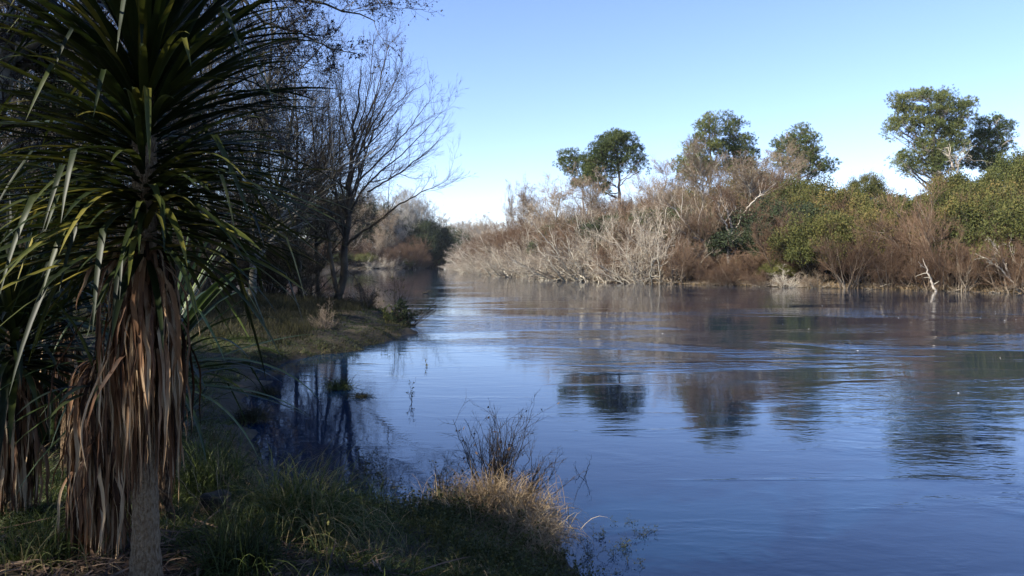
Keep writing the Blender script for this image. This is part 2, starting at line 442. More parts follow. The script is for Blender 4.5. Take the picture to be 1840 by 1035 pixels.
def bush_red(seed):
    """dense upright reddish brown twiggy bush, about 6 m high"""
    global rng; rng = np.random.default_rng(seed)
    g = Geo(); k = 14; st = []
    for i in range(k):
        a = U(0, 2 * math.pi); el = math.radians(U(40, 85)); L = U(3.6, 5.6)
        o = np.array((*rng.normal(0, .7, 2), -.3))
        d = np.array((math.cos(a) * math.cos(el), math.sin(a) * math.cos(el), math.sin(el)))
        st.append(line([o, o + d * L * .5 + rng.normal(0, .2, 3), o + d * L + rng.normal(0, .3, 3)], U(.05, .08), .015, 12, .03))
    P = np.concatenate([s[0] for s in st]); R = np.concatenate([s[1] for s in st])
    tubes(g, P, R, 4)
    P1, R1 = grow(P, R, 10, .15, 1, (20, 55), .5, .5, 7, .12, .08, .55, .014); tubes(g, P1, R1, 3)
    c = Geo()
    P2, R2 = grow(P1, R1, 9, .15, 1, (20, 50), .6, .35, 5, .12, .12, .5, .010); tubes(c, P2, R2, 3)
    P3, R3 = grow(P2, R2, 5, .2, 1, (20, 50), .7, .3, 3, .1, .12, .5, .008); tubes(c, P3, R3, 3)
    return g, c

def tree_bare(seed, H=12., lean=.1, up=.06, limbs=16, dens=1.0, r0=.2, base=.25, twig=.007, spread=(30, 60), cones=0):
    """leafless tree with one trunk and fine spreading twigs"""
    global rng; rng = np.random.default_rng(seed)
    g = Geo()
    a = U(0, 6.28); top = np.array((math.cos(a) * lean * H, math.sin(a) * lean * H, H))
    P, R = line([(0, 0, -.4), top * .35 + rng.normal(0, .2, 3), top * .7 + rng.normal(0, .3, 3), top], r0, .03, 22, .03, .8)
    tubes(g, P, R, 8)
    P1, R1 = grow(P, R, limbs, base, .97, spread, .55, .62, 12, .10, up, .55, .02); tubes(g, P1, R1, 5)
    P2, R2 = grow(P1, R1, int(10 * dens), .15, 1, (25, 60), .5, .45, 8, .12, up, .55, .012); tubes(g, P2, R2, 4)
    c = Geo()
    P3, R3 = grow(P2, R2, int(8 * dens), .1, 1, (25, 60), .55, .35, 5, .13, .05, .5, twig); tubes(c, P3, R3, 3)
    P4, R4 = grow(P3, R3, int(4 * dens), .2, 1, (25, 60), .6, .3, 3, .1, .05, .6, twig * .8); tubes(c, P4, R4, 3)
    if cones:
        i = rng.integers(0, len(P4), cones)
        cards(c, P4[i, -1] + rng.normal(0, .02, (cones, 3)), .05, .8)
    return g, c

def blobs_bush(seed, W_=3.0, H=4.5, nb=52, leaf=.115, per=300, flat=.8):
    """evergreen shrub: leafy sprays on the ends of branches, uneven outline"""
    global rng; rng = np.random.default_rng(seed)
    g = Geo(); c = Geo()
    th = U(0, 6.28, nb); ph = np.arccos(U(-.15, 1, nb)); rr = U(.55, 1.05, nb) ** .7
    C = np.stack([np.cos(th) * np.sin(ph) * W_, np.sin(th) * np.sin(ph) * W_, np.cos(ph) * (H * .52)], 1) * rr[:, None]
    C[:, 2] += H * .42
    C[:, 2] = np.maximum(C[:, 2], .3)
    st = [line([(U(-.3, .3), U(-.3, .3), -.3), (C[i] * np.array((.45, .45, .55))) + rng.normal(0, .1, 3), C[i]], .06, .012, 9, .03) for i in range(nb)]
    P = np.concatenate([s[0] for s in st]); R = np.concatenate([s[1] for s in st]); tubes(g, P, R, 4)
    rad = U(.45, .95, nb) * (W_ / 3.0)
    idx = np.repeat(np.arange(nb), per)
    d = norm(rng.normal(0, 1, (len(idx), 3))); q = U(.25, 1, len(idx)) ** .6
    pts = C[idx] + d * (rad[idx] * q)[:, None] * np.array((1, 1, flat))
    cards(c, pts, leaf, .6, .5)
    # thin sprays poking past the outline
    P3, R3 = grow(P, R, 5, .7, 1, (10, 50), .25, 0, 4, .1, .1, .5, .006); tubes(g, P3, R3, 3)
    tp = P3[:, 1:].reshape(-1, 3); tp = np.repeat(tp, 4, 0) + rng.normal(0, .09, (len(tp) * 4, 3))
    cards(c, tp, leaf * .8, .5)
    return g, c

def to_local(pts, o): return np.asarray(pts, float) - np.asarray(o, float)

def pine_px(name, label, base_px, D, trunk, pads, mat_='pine', r0=.35, dd=2.2, dens=1.0, group='tall pines behind the far bank', cat='pine tree', seed=1, tl=.44):
    """pine whose trunk and foliage pads follow the outline seen; every point gets its own depth around D"""
    global rng; rng = np.random.default_rng(seed)
    b = px(base_px[0], base_px[1], D); z = gz(b[0], b[1]); b[2] = z
    root = thing(name, label, cat, b, 0, group)
    g = Geo(); c = Geo()
    tp = [np.array((0, 0, -.5))] + [to_local(px(x, y, D), b) + rng.normal(0, .1, 3) for x, y in trunk]
    P, R = line(tp, r0, r0 * .25, 20, .05); tubes(g, P, R, 8)
    for (x, y, rx, ry) in pads:
        rx *= 1.12; ry *= 1.35
        m = max(4, int(rx * ry / 15 * dens))
        pc = to_local(px(x, y + ry * .5, D), b) + np.array((0, rng.normal(0, dd * .5), 0))
        hd = np.linalg.norm(pc[:2] - P[0, -1, :2])
        k = np.argmin(np.abs(P[0, :, 2] - (pc[2] - U(.1, .6) * hd - U(.3, 1.5))))
        s0 = P[0, k]
        LP_, LR_ = line([s0, s0 * .65 + pc * .35 + rng.normal(0, .35, 3) + np.array((0, 0, U(-.5, .3))), s0 * .3 + pc * .7 + rng.normal(0, .35, 3), pc], max(.06, R[0, k] * .45), .04, 14, .06)
        tubes(g, LP_, LR_, 5)
        TP_, TR_ = grow(LP_, LR_, 7, .15, .8, (30, 70), .3, .3, 5, .2, .05, .4, .02); tubes(g, TP_, TR_, 3)
        for _ in range(m):
            ax, ay, az = norm(rng.normal(0, 1, 3)) * U(.15, 1) ** .5
            cp = to_local(px(x + ax * rx, y + ay * ry, D + az * dd * max(.8, rx / 22)), b)
            k2 = rng.integers(5, 13)
            bp, br = line([LP_[0, k2], LP_[0, k2] * .5 + cp * .5 + rng.normal(0, .2, 3) + np.array((0, 0, -.15)), cp], .045, .02, 7, .04); tubes(g, bp, br, 4)
            sz = U(.35, 1.35) * D / 120
            nb = int(U(26, 44))
            o = norm(rng.normal(0, 1, (nb, 3))) * (U(.3, 1, nb) ** .5)[:, None] * np.array((sz * 1.15, sz * 1.15, sz * .85))
            A = norm(o + np.array((0, 0, .35)) + rng.normal(0, .3, o.shape))
            needles(c, cp + o, A, tl * D / 120, .020 * D / 120, 11, .45)
    g.obj('trunk', M['pine_bark'], root); c.obj('crown', M[mat_], root)
    return root

def place(proto, mats, name, label, cat, loc, rz, s, group, names=('trunk', 'crown'), tilt=(0, 0)):
    """proto: dict holding the built meshes of one kind; each call makes a new thing that shares them"""
    r = thing(name, label, cat, loc, rz, group)
    r.rotation_euler = (tilt[0], tilt[1], rz)
    r.scale = (s, s, s) if np.isscalar(s) else s
    for me, nm in zip(proto, names):
        o = bpy.data.objects.new(nm, me); COL.objects.link(o); o.parent = r
    return r
def meshes(pair, m1, m2, nm=('trunk', 'crown')):
    return (pair[0].mesh(nm[0], M[m1]), pair[1].mesh(nm[1], M[m2], smooth=False))

ORD = ['first', 'second', 'third', 'fourth', 'fifth', 'sixth', 'seventh', 'eighth', 'ninth', 'tenth', 'eleventh', 'twelfth', 'thirteenth', 'fourteenth',
       'fifteenth', 'sixteenth', 'seventeenth', 'eighteenth', 'nineteenth', 'twentieth']
def ordn(i):
    if i < 20: return ORD[i]
    t = {2: 'twenty', 3: 'thirty', 4: 'forty', 5: 'fifty'}[(i + 1) // 10]; k = (i + 1) % 10
    return (t + '-' + ORD[k - 1]) if k else {'twenty': 'twentieth', 'thirty': 'thirtieth', 'forty': 'fortieth', 'fifty': 'fiftieth'}[t]

PALE = [meshes(bush_pale(s), 'pale_bark', 'grey_tan') for s in (11, 12, 13)]
RED = [meshes(bush_red(s), 'red_stem', 'red_twig') for s in (21, 22, 23)]
TAN = [meshes(bush_red(s), 'pale_bark', 'tan_twig') for s in (24, 25)]
GREEN = [meshes(blobs_bush(s), 'wood_twig', 'leaf_olive') for s in (31, 32, 33)]
BRIGHT = [meshes(blobs_bush(s), 'wood_twig', 'leaf_bright') for s in (34, 35)]
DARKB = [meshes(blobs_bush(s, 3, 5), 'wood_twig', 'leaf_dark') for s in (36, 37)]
GTREE = [meshes(tree_bare(s, 11, .12, .08, 18, 1.0, .17, .2, .012), 'pale_bark', 'tan_twig') for s in (41, 42, 43)]
GREY = [meshes(tree_bare(s, 10, .05, .1, 20, .9, .15, .15, .012, (25, 50)), 'pale_bark', 'grey_twig') for s in (44, 45)]

# ------------------------------------------------------------------ far bank planting
SIL = np.array([(800, 470), (830, 455), (860, 425), (900, 392), (950, 358), (1000, 334), (1060, 318), (1150, 320), (1200, 308), (1260, 300), (1380, 300), (1430, 312), (1480, 318),
                (1560, 322), (1600, 328), (1660, 338), (1700, 310), (1780, 300), (1840, 285), (2100, 270)], float)
WLN = np.array([(800, 480), (825, 484), (850, 491), (900, 496), (1000, 503), (1100, 508), (1300, 513), (1500, 518), (1700, 523), (1840, 527), (2100, 540)], float)
rows = []
path = np.array(RB[3:15], float)
plen = np.linalg.norm(np.diff(path, axis=0), axis=1); cum = np.r_[0, np.cumsum(plen)]
R_ = np.random.default_rng(99)
ROWS = [(.1, 3.2, .45, 'at the waterline'), (4.5, 3.7, .74, 'just behind the waterline'), (10, 4.2, .9, 'halfway up the far slope'),
        (17, 5.0, 1.0, 'high on the far slope'), (26, 6.0, 1.06, 'on the far skyline')]
cand = []
for ri, (inl, sp, frac, rl) in enumerate(ROWS):
    s = R_.uniform(0, 2)
    while s < cum[-1]:
        k = min(np.searchsorted(cum, s, side='right') - 1, len(path) - 2)
        a, b = path[k], path[k + 1]; t = (s - cum[k]) / plen[k]
        p = a + (b - a) * t; e = norm(b - a); nrm = np.array((e[1], -e[0]))
        q = p + nrm * (inl + R_.normal(0, .25 + inl * .1)) * (1 if nrm[0] > 0 else -1)
        # far away the rows spread out
        dist = q[1]
        s += sp * R_.uniform(.8, 1.2) * (1 + max(0, dist - 120) / 140)
        X_ = q[0] / q[1] * F + HX
        if X_ < 815 or X_ > 1960: continue
        if river_sd(q[0], q[1]) < -1.1: continue
        cand.append((ri, X_, q[0], q[1], frac, rl, k))
cand.sort(key=lambda c: (c[0], c[1]))
cnt = {}
for ri, X_, qx, qy, frac, rl, k in cand:
    ytop = np.interp(X_, SIL[:, 0], SIL[:, 1]); yw = np.interp(X_, WLN[:, 0], WLN[:, 1])
    fr = (frac if X_ < 1430 else (.56, .76, .86, .98, 1.04)[ri]) + R_.normal(0, .05)
    if ri <= 1 and 1250 < X_ < 1350: fr = .2 + .1 * ri
    if ri == 0 and 1345 < X_ < 1480: fr = .14
    if ri == 1 and 1345 < X_ < 1410: fr = .35
    if ri == 1 and X_ > 1560: fr += .06
    yt = yw + (ytop - yw) * min(fr, 1.1)
    zt = EYE - (yt - HY) / F * qy
    z0 = max(gz(qx, qy), -.35); H = zt - z0
    u = R_.random()
    if X_ < 1190:
        kind = 'pale' if (ri == 0 and u < .9) or (ri == 1 and u < .62) or (ri == 2 and u < .3) else ('red' if u > .55 else 'tan')
    elif X_ < 1430:
        kind = ('pale' if u < .05 else 'red') if ri <= 1 else ('red' if u < .55 else ('tan' if u < .85 else 'green'))
        if ri == 4: kind = 'tan' if u < .4 else 'green'
    else:
        kind = ['red', 'red', 'red', 'green', 'green'][ri] if u < .74 else ['pale', 'green', 'bright', 'bright', 'red'][ri]
        if ri >= 3: kind = 'green' if u < .75 else 'bright'
        if ri == 2: kind = 'green' if u < (.85 if X_ < 1640 else .5) else 'red'
        if ri == 1 and u < .74: kind = 'red'
        if ri == 0: kind = 'red'
        if ri == 3 and X_ > 1650 and u < .12: kind = 'red'
        if ri == 0 and 1400 < X_ < 1560: kind = 'red' if u < .5 else 'tan'
        if ri == 1 and X_ < 1540: kind = 'green' if u < .6 else 'red'
    if ri in (1, 2) and 1000 < X_ < 1440 and R_.random() < .14: kind = 'dark'  # dark shrubs added to stand in for shaded gaps between bushes
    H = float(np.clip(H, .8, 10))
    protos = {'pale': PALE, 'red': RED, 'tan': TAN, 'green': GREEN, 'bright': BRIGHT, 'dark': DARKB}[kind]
    ref = {'pale': 5.6, 'red': 5.8, 'tan': 5.8, 'green': 4.9, 'bright': 4.9, 'dark': 5.2}[kind]
    wmin = {'pale': .95, 'red': .85, 'tan': .85, 'green': .95, 'bright': .95, 'dark': .8}[kind]
    s = H / ref; sxy = max(s * .95, wmin * (.8 + .2 * ri / 4)) if fr > .4 else s * 1.6
    if qy > 150: sxy *= 1.25
    nm = {'pale': 'willow_bush', 'red': 'twiggy_bush', 'tan': 'bare_bush', 'green': 'evergreen_shrub', 'bright': 'leafy_shrub', 'dark': 'evergreen_shrub'}[kind]
    ds = {'pale': 'bleached pale-branched willow bush', 'red': 'reddish brown leafless bush', 'tan': 'tan leafless twiggy bush',
          'green': 'olive green shrub', 'bright': 'bright yellow-green shrub', 'dark': 'dark green shrub standing in for shade'}[kind]
    key = (kind, ri); i = cnt.get(key, 0); cnt[key] = i + 1
    lab = f'{ds} {rl}, {ordn(i)} from the left'
    place(protos[R_.integers(len(protos))], None, nm, lab, 'bush' if kind not in ('green', 'bright', 'dark') else 'shrub', (qx, qy, z0 - .1), R_.uniform(0, 6.28),
          (sxy, sxy, s), {'pale': 'bleached willow bushes along the far bank', 'red': 'reddish bushes along the far bank', 'tan': 'tan leafless bushes along the far bank',
                          'green': 'olive shrubs on the far slope', 'bright': 'bright green shrubs on the far slope', 'dark': 'dark green shrubs standing in for shaded gaps among the far bushes'}[kind])

# taller bare trees on the far bank
def at_ground(x, D):
    X_ = (x - HX) / F * D
    return (X_, D, gz(X_, D) - .1)
def tall(protos, ref, x, D, ytop, name, label, cat, group, sx=1.0, k=0, rz=None):
    loc = at_ground(x, D); H = EYE - (ytop - HY) / F * D - loc[2]
    s = H / ref
    place(protos[k % len(protos)], None, name, label, cat, loc, R_.uniform(0, 6.28) if rz is None else rz, (s * sx, s * sx, s), group)
TL = 'leafless trees above the far bushes'
tall(GTREE, 11, 1262, 104, 283, 'bare_tree', 'pale orange-grey leafless tree standing left of the tall twin-crowned pine foot', 'tree', TL, 1.1, 0)
tall(GTREE, 11, 1385, 112, 272, 'bare_tree', 'pinkish leafless tree between the twin pine and the round pine', 'tree', TL, 1.3, 1)
tall(GTREE, 11, 1330, 108, 300, 'bare_tree', 'tan leafless tree directly below the twin-crowned pine', 'tree', TL, 1.3, 2)
tall(GTREE, 11, 1085, 122, 330, 'bare_tree', 'tan leafless tree under the umbrella-shaped pine', 'tree', TL, 1.3, 2)
tall(GTREE, 11, 1180, 112, 318, 'bare_tree', 'brown leafless tree right of the umbrella-shaped pine', 'tree', TL, 1.3, 0)
tall(GTREE, 11, 1010, 128, 345, 'bare_tree', 'tan leafless tree left of the umbrella-shaped pine', 'tree', TL, 1.3, 1)
tall(GREY, 10, 935, 175, 342, 'bare_tree', 'thin wispy grey leafless tree rising at the left end of the far bank', 'tree', TL, .6, 0)
tall(GREY, 10, 918, 185, 350, 'bare_tree', 'thinner wispy grey leafless tree leaning at the far left of the bank', 'tree', TL, .5, 1)
tall(GREY, 10, 868, 290, 398, 'bare_tree', 'small round bare grey tree on the distant skyline right of the lone tree', 'tree', TL, 1.1, 1)
tall(GTREE, 11, 965, 150, 362, 'bare_tree', 'bluish brown leafless tree right of the wispy grey tree', 'tree', TL, 1.4, 2)

# distant bank at the head of the river
DG = 'distant leafless trees at the head of the river'
R_ = np.random.default_rng(5)
i = 0
for D, y0 in ((355, 422), (385, 414), (420, 410)):
    for x in np.arange(775, 905, 15):
        xx = x + R_.uniform(-4, 4)
        Xw = (xx - HX) / F * D
        if river_sd(Xw, D) < 2: continue
        tall(GREY if R_.random() < .4 else GTREE, 10.5, xx, D, y0 + R_.uniform(-5, 8), 'bare_tree', f'small hazy leafless tree at the head of the river, {ordn(i)} of the distant clump', 'tree', DG, 1.5, R_.integers(3)); i += 1

# ------------------------------------------------------------------ pines
pine_px('pine_tree', 'umbrella-shaped pine with a bare orange trunk, tallest at the left of the far bank', (1115, 350), 138,
        [(1113, 320), (1110, 290), (1107, 258)],
        [(1095, 250, 20, 8), (1120, 251, 22, 9), (1105, 243, 14, 5), (1078, 268, 18, 8), (1138, 268, 18, 8), (1150, 287, 11, 6), (1100, 266, 22, 7), (1062, 284, 16, 7),
         (1083, 290, 16, 7), (1070, 305, 14, 8), (1085, 320, 9, 5), (1145, 306, 10, 4), (1060, 322, 12, 6), (1110, 284, 12, 7), (1098, 308, 13, 7), (1120, 302, 9, 5), (1085, 335, 14, 7), (1062, 305, 15, 7), (1072, 280, 15, 7), (1128, 290, 9, 5)], seed=51, r0=.45)
pine_px('pine_tree', 'small ragged pine just left of the umbrella-shaped pine', (1052, 352), 141, [(1047, 320), (1038, 300), (1030, 286)],
        [(1020, 278, 12, 5), (1034, 289, 14, 6), (1010, 291, 7, 4), (1050, 300, 12, 6), (1030, 308, 9, 5), (1055, 318, 13, 7), (1040, 328, 12, 6), (1018, 300, 9, 5)], seed=52, r0=.25)
pine_px('pine_tree', 'pointed left crown of the pair of tall pines standing close together', (1278, 330), 124, [(1277, 290), (1275, 250), (1273, 212)],
        [(1275, 210, 9, 6), (1268, 226, 13, 7), (1283, 237, 12, 7), (1262, 247, 13, 6), (1275, 260, 13, 7), (1245, 267, 13, 6), (1230, 288, 15, 7), (1220, 301, 9, 5),
         (1255, 281, 13, 6), (1275, 292, 16, 7), (1250, 302, 16, 7), (1238, 312, 14, 7), (1270, 306, 16, 7), (1290, 262, 9, 6), (1252, 290, 13, 6)], seed=53, r0=.35)
pine_px('pine_tree', 'looser right crown of the pair of tall pines standing close together', (1322, 330), 126, [(1320, 290), (1316, 250), (1309, 214)],
        [(1307, 213, 8, 6), (1320, 223, 12, 7), (1310, 239, 11, 6), (1328, 249, 11, 6), (1318, 266, 12, 7), (1347, 253, 9, 6), (1350, 269, 11, 6), (1335, 285, 15, 7),
         (1305, 298, 18, 8), (1352, 292, 14, 6), (1300, 275, 10, 7), (1318, 300, 16, 7), (1345, 305, 15, 7), (1300, 255, 8, 5), (1330, 268, 10, 6)], seed=54, r0=.35)
pine_px('pine_tree', 'compact round pine with pale bare inner branches, right of the pair of tall pines', (1432, 322), 120, [(1433, 290), (1435, 262), (1437, 240)],
        [(1440, 236, 11, 6), (1425, 247, 15, 6), (1450, 250, 15, 6), (1400, 258, 13, 5), (1425, 262, 20, 6), (1462, 270, 14, 6), (1415, 276, 15, 5), (1470, 287, 11, 5),
         (1452, 290, 12, 5), (1490, 300, 11, 4), (1408, 291, 9, 4), (1438, 284, 13, 7), (1420, 298, 14, 6), (1446, 302, 16, 6), (1476, 300, 13, 6), (1398, 282, 10, 5), (1465, 312, 14, 5), (1445, 275, 16, 7)], seed=55, r0=.35)
pine_px('pine_tree', 'biggest pine with a broad flat crown and silvery bare limbs on its left side', (1690, 330), 118, [(1684, 300), (1674, 275), (1678, 240), (1690, 205)],
        [(1640, 173, 18, 7), (1665, 170, 16, 6), (1615, 180, 10, 7), (1700, 177, 22, 8), (1730, 190, 15, 6), (1744, 186, 5, 6), (1690, 196, 22, 9), (1625, 194, 17, 6),
         (1652, 198, 19, 6), (1733, 207, 12, 6), (1612, 212, 15, 6), (1640, 217, 16, 5), (1682, 220, 24, 8), (1715, 225, 17, 7), (1608, 228, 11, 6), (1735, 228, 9, 5),
         (1700, 240, 19, 7), (1726, 246, 10, 6), (1604, 240, 9, 4), (1668, 240, 10, 4), (1620, 277, 12, 6), (1615, 289, 10, 6), (1646, 285, 12, 5), (1700, 279, 18, 7),
         (1727, 262, 10, 5), (1682, 290, 18, 6), (1632, 305, 12, 5), (1650, 256, 12, 6), (1664, 270, 15, 6), (1692, 262, 16, 7), (1712, 262, 12, 6), (1650, 299, 13, 5), (1674, 306, 15, 6), (1702, 300, 15, 6), (1640, 236, 12, 5), (1665, 255, 9, 5)], seed=56, r0=.55, dens=1.1)
pine_px('pine_tree', 'layered dark pine between the biggest pine and the right edge', (1776, 320), 122, [(1777, 285), (1776, 250), (1778, 215)],
        [(1785, 213, 10, 4), (1768, 221, 12, 5), (1800, 224, 9, 4), (1814, 228, 8, 3), (1762, 239, 15, 6), (1790, 242, 15, 6), (1812, 247, 12, 4), (1748, 255, 15, 5),
         (1775, 260, 19, 6), (1805, 262, 14, 5), (1755, 278, 20, 7), (1790, 280, 20, 7), (1775, 296, 24, 7), (1745, 292, 17, 6), (1802, 298, 18, 7), (1778, 240, 14, 6)], seed=57, r0=.35)

# shrubs and oddments on the far skyline
def one(protos, ref, x, D, ytop, sx, name, label, cat, group=None, k=0):
    loc = at_ground(x, D); H = EYE - (ytop - HY) / F * D - loc[2]; s = H / ref
    place(protos[k % len(protos)], None, name, label, cat, loc, 1.0 + x, (sx, sx, s), group)
R_ = np.random.default_rng(17)
one(GREEN, 4.9, 1560, 112, 302, .9, 'evergreen_shrub', 'low domed olive shrub on the skyline between the round pine and the biggest pine', 'shrub')
one(GREEN, 4.9, 1742, 92, 292, 1.5, 'evergreen_shrub', 'broad brownish green mound of shrub below the biggest pine', 'shrub', k=1)
one(BRIGHT, 4.9, 1822, 92, 262, 1.3, 'leafy_shrub', 'tall feathery bright green shrub at the right edge of the skyline', 'shrub')
one(BRIGHT, 4.9, 1868, 95, 250, 1.5, 'leafy_shrub', 'tall bright green shrub running out of the picture on the right skyline', 'shrub', k=1)
one(BRIGHT, 4.9, 1395, 86.5, 462, .7, 'leafy_shrub', 'small fresh green shrub low on the muddy beach of the far bank', 'shrub')
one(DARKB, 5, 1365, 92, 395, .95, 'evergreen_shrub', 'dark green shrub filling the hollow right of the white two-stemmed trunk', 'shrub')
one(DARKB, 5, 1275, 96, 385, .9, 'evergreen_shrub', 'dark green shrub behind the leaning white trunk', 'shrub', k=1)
one(GREEN, 4.9, 1450, 94, 330, 1.2, 'evergreen_shrub', 'green shrub right of the pinkish leafless tree, on the slope', 'shrub', k=2)
one(BRIGHT, 4.9, 1455, 84, 395, 1.0, 'leafy_shrub', 'yellow-green shrub at the middle of the slope, right of the reddish round-headed tree', 'shrub', k=1)

def tree_px(name, label, cat, base, D, limbs, levels, m1, m2, group=None, seed=1, names=('trunk', 'crown'), sides=8, cones=0, cone_size=.05):
    """tree whose main limbs follow traced lines: limbs = [(points (x, y, depth offset)), r0, r1]"""
    global rng; rng = np.random.default_rng(seed)
    b = px(base[0], base[1], D); b[2] = gz(b[0], b[1]) if river_sd(b[0], b[1]) > -3 else 0
    root = thing(name, label, cat, b, 0, group)
    g = Geo(); c = Geo(); Ps = []; Rs = []
    for pts, r0, r1 in limbs:
        q = [to_local(px(x, y, D + dz), b) for x, y, dz in pts]
        if pts[0][:2] == tuple(base): q[0] = np.array((0, 0, -.35))
        P, R = line(q, r0, r1, 22, min(.05, r0 * .35)); Ps.append(P); Rs.append(R)
    P = np.concatenate(Ps); R = np.concatenate(Rs); tubes(g, P, R, sides)
    for i, kw in enumerate(levels):
        tgt = kw.pop('to', 'c'); src = kw.pop('src', None)
        P, R = grow(P, R, **kw); tubes(g if tgt == 'g' else c, P, R, 4 if i == 0 else 3)
    if cones:
        i = rng.integers(0, len(P), cones)
        cards(c, P[i, rng.integers(1, P.shape[1], cones)] + rng.normal(0, .01, (cones, 3)), cone_size, .8)
    g.obj(names[0], M[m1], root); c.obj(names[1], M[m2], root, smooth=False)
    return root

M['white_bark'] = mat('white_bark', [(.1, (.16, .13, .10)), (.5, (.34, .29, .23)), (.9, (.50, .45, .36))], nscale=2.5)
tree_px('two_stemmed_tree', 'white-barked far bank tree with a forked trunk and reddish round head of twigs', 'tree', (1309, 486), 93,
        [([(1309, 486, 0), (1309, 455, 0), (1311, 425, 0), (1318, 405, .3), (1322, 372, .5)], .26, .06),
         ([(1311, 466, 0), (1322, 448, .3), (1328, 425, .6), (1326, 395, 1)], .13, .035),
         ([(1311, 425, 0), (1306, 405, -.3), (1294, 385, -.8), (1290, 362, -1)], .14, .035),
         ([(1316, 410, 0), (1308, 382, .5), (1298, 365, .8), (1292, 340, 1)], .18, .05),
         ([(1322, 425, .5), (1345, 405, 0), (1368, 402, -.5), (1392, 412, -.6)], .13, .03),
         ([(1322, 430, .5), (1342, 432, -.5), (1356, 450, -1), (1362, 466, -1.2)], .10, .02),
         ([(1326, 400, .5), (1345, 370, 0), (1372, 345, .5), (1395, 330, 1)], .13, .03)],
        [dict(n=12, t0=.35, ang=(20, 65), lr=.5, K=8, wob=.12, up=.06, rr=.6, rmin=.02, to='g'),
         dict(n=14, t0=.15, ang=(20, 60), lr=.55, K=6, wob=.12, up=.08, rr=.5, rmin=.012),
         dict(n=9, t0=.15, ang=(20, 60), lr=.6, K=4, wob=.12, up=.08, rr=.5, rmin=.009)], 'white_bark', 'red_twig', seed=61)
tree_px('leaning_tree', 'white trunk leaning far to the left out of the bushes beside the forked white tree', 'tree', (1284, 480), 95,
        [([(1284, 480, 0), (1279, 455, 0), (1262, 432, -.5), (1242, 415, -.8), (1222, 388, -1), (1206, 370, -1)], .25, .06),
         ([(1262, 432, -.5), (1240, 425, -1), (1222, 415, -1.5), (1210, 408, -1.8)], .15, .04),
         ([(1280, 458, 0), (1275, 425, .2), (1262, 405, .4), (1255, 398, .4)], .17, .04),
         ([(1240, 418, -.8), (1236, 440, -1), (1244, 462, -1.2)], .13, .05)],
        [dict(n=12, t0=.3, ang=(20, 65), lr=.5, K=8, wob=.12, up=.05, rr=.6, rmin=.02, to='g'),
         dict(n=12, t0=.15, ang=(20, 60), lr=.55, K=6, wob=.12, up=.08, rr=.5, rmin=.012),
         dict(n=8, t0=.15, ang=(20, 60), lr=.6, K=4, wob=.12, up=.08, rr=.5, rmin=.009)], 'white_bark', 'tan_twig', seed=62)
tree_px('dead_snag', 'white broken dead snag leaning over the waterline right of the muddy beach', 'dead tree', (1684, 522), 70.5,
        [([(1684, 522, 0), (1672, 502, 0), (1664, 482, 0), (1658, 466, 0)], .14, .03), 
         ([(1664, 482, 0), (1656, 478, -.3), (1650, 470, -.5)], .04, .015)],
        [dict(n=4, t0=.3, ang=(20, 65), lr=.3, K=5, wob=.15, rr=.5, rmin=.012)], 'white_bark', 'pale_bark', seed=63, names=('trunk', 'twigs'))
tree_px('dead_willow', 'pale antler-like dead branches above the water at the right edge', 'dead tree', (1838, 530), 66.5,
        [([(1838, 530, 0), (1815, 500, 0), (1790, 478, 0), (1768, 462, 0)], .12, .02), ([(1815, 500, 0), (1802, 465, .5), (1785, 440, .5), (1775, 425, .5)], .10, .02),
         ([(1838, 530, 0), (1838, 490, 0), (1820, 460, 0), (1812, 435, 0)], .12, .02), ([(1838, 500, 0), (1850, 470, 0), (1840, 440, 0)], .1, .02)],
        [dict(n=9, t0=.2, ang=(20, 65), lr=.35, K=6, wob=.18, up=.05, rr=.6, rmin=.014), dict(n=4, t0=.2, ang=(20, 65), lr=.45, K=4, wob=.15, up=.05, rr=.6, rmin=.010)],
        'white_bark', 'pale_bark', seed=64, names=('trunk', 'twigs'))
tree_px('dead_tree', 'silver dead tree toppling beside the foot of the biggest pine', 'dead tree', (1716, 300), 112,
        [([(1712, 300, 0), (1706, 275, 0), (1703, 262, 0)], .16, .05), ([(1716, 300, 0), (1722, 285, 0), (1740, 282, 0), (1752, 290, 0)], .14, .03),
         ([(1718, 300, 0), (1718, 285, 0), (1730, 272, 0)], .1, .03)],
        [dict(n=10, t0=.2, ang=(20, 65), lr=.5, K=6, wob=.2, rr=.6, rmin=.02), dict(n=5, t0=.2, ang=(20, 65), lr=.5, K=4, wob=.15, rr=.6, rmin=.015)],
        'white_bark', 'pale_bark', seed=65, names=('trunk', 'twigs'))

# bleached driftwood tangles lying along the far waterline
def driftwood(seed):
    global rng; rng = np.random.default_rng(seed)
    g = Geo(); st = []
    for i in range(16):
        a = U(0, 6.28); o = np.array((U(-1.6, 1.6), U(-.5, .5), U(0, .35))); L = U(.8, 2.4)
        d = np.array((math.cos(a), math.sin(a) * .5, U(-.1, .45)))
        st.append(line([o, o + d * L * .5 + rng.normal(0, .15, 3), o + d * L + rng.normal(0, .2, 3)], U(.03, .07), .012, 9, .03))
    P = np.concatenate([s[0] for s in st]); R = np.concatenate([s[1] for s in st]); tubes(g, P, R, 5)
    P1, R1 = grow(P, R, 6, .2, 1, (20, 70), .4, .4, 5, .2, 0, .6, .012); tubes(g, P1, R1, 3)
    P2, R2 = grow(P1, R1, 3, .2, 1, (20, 70), .5, .4, 4, .2, 0, .6, .010); tubes(g, P2, R2, 3)
    return (g.mesh('driftwood', M['drift']),)
DRIFT = [driftwood(s) for s in (71, 72, 73)]
R_ = np.random.default_rng(8)
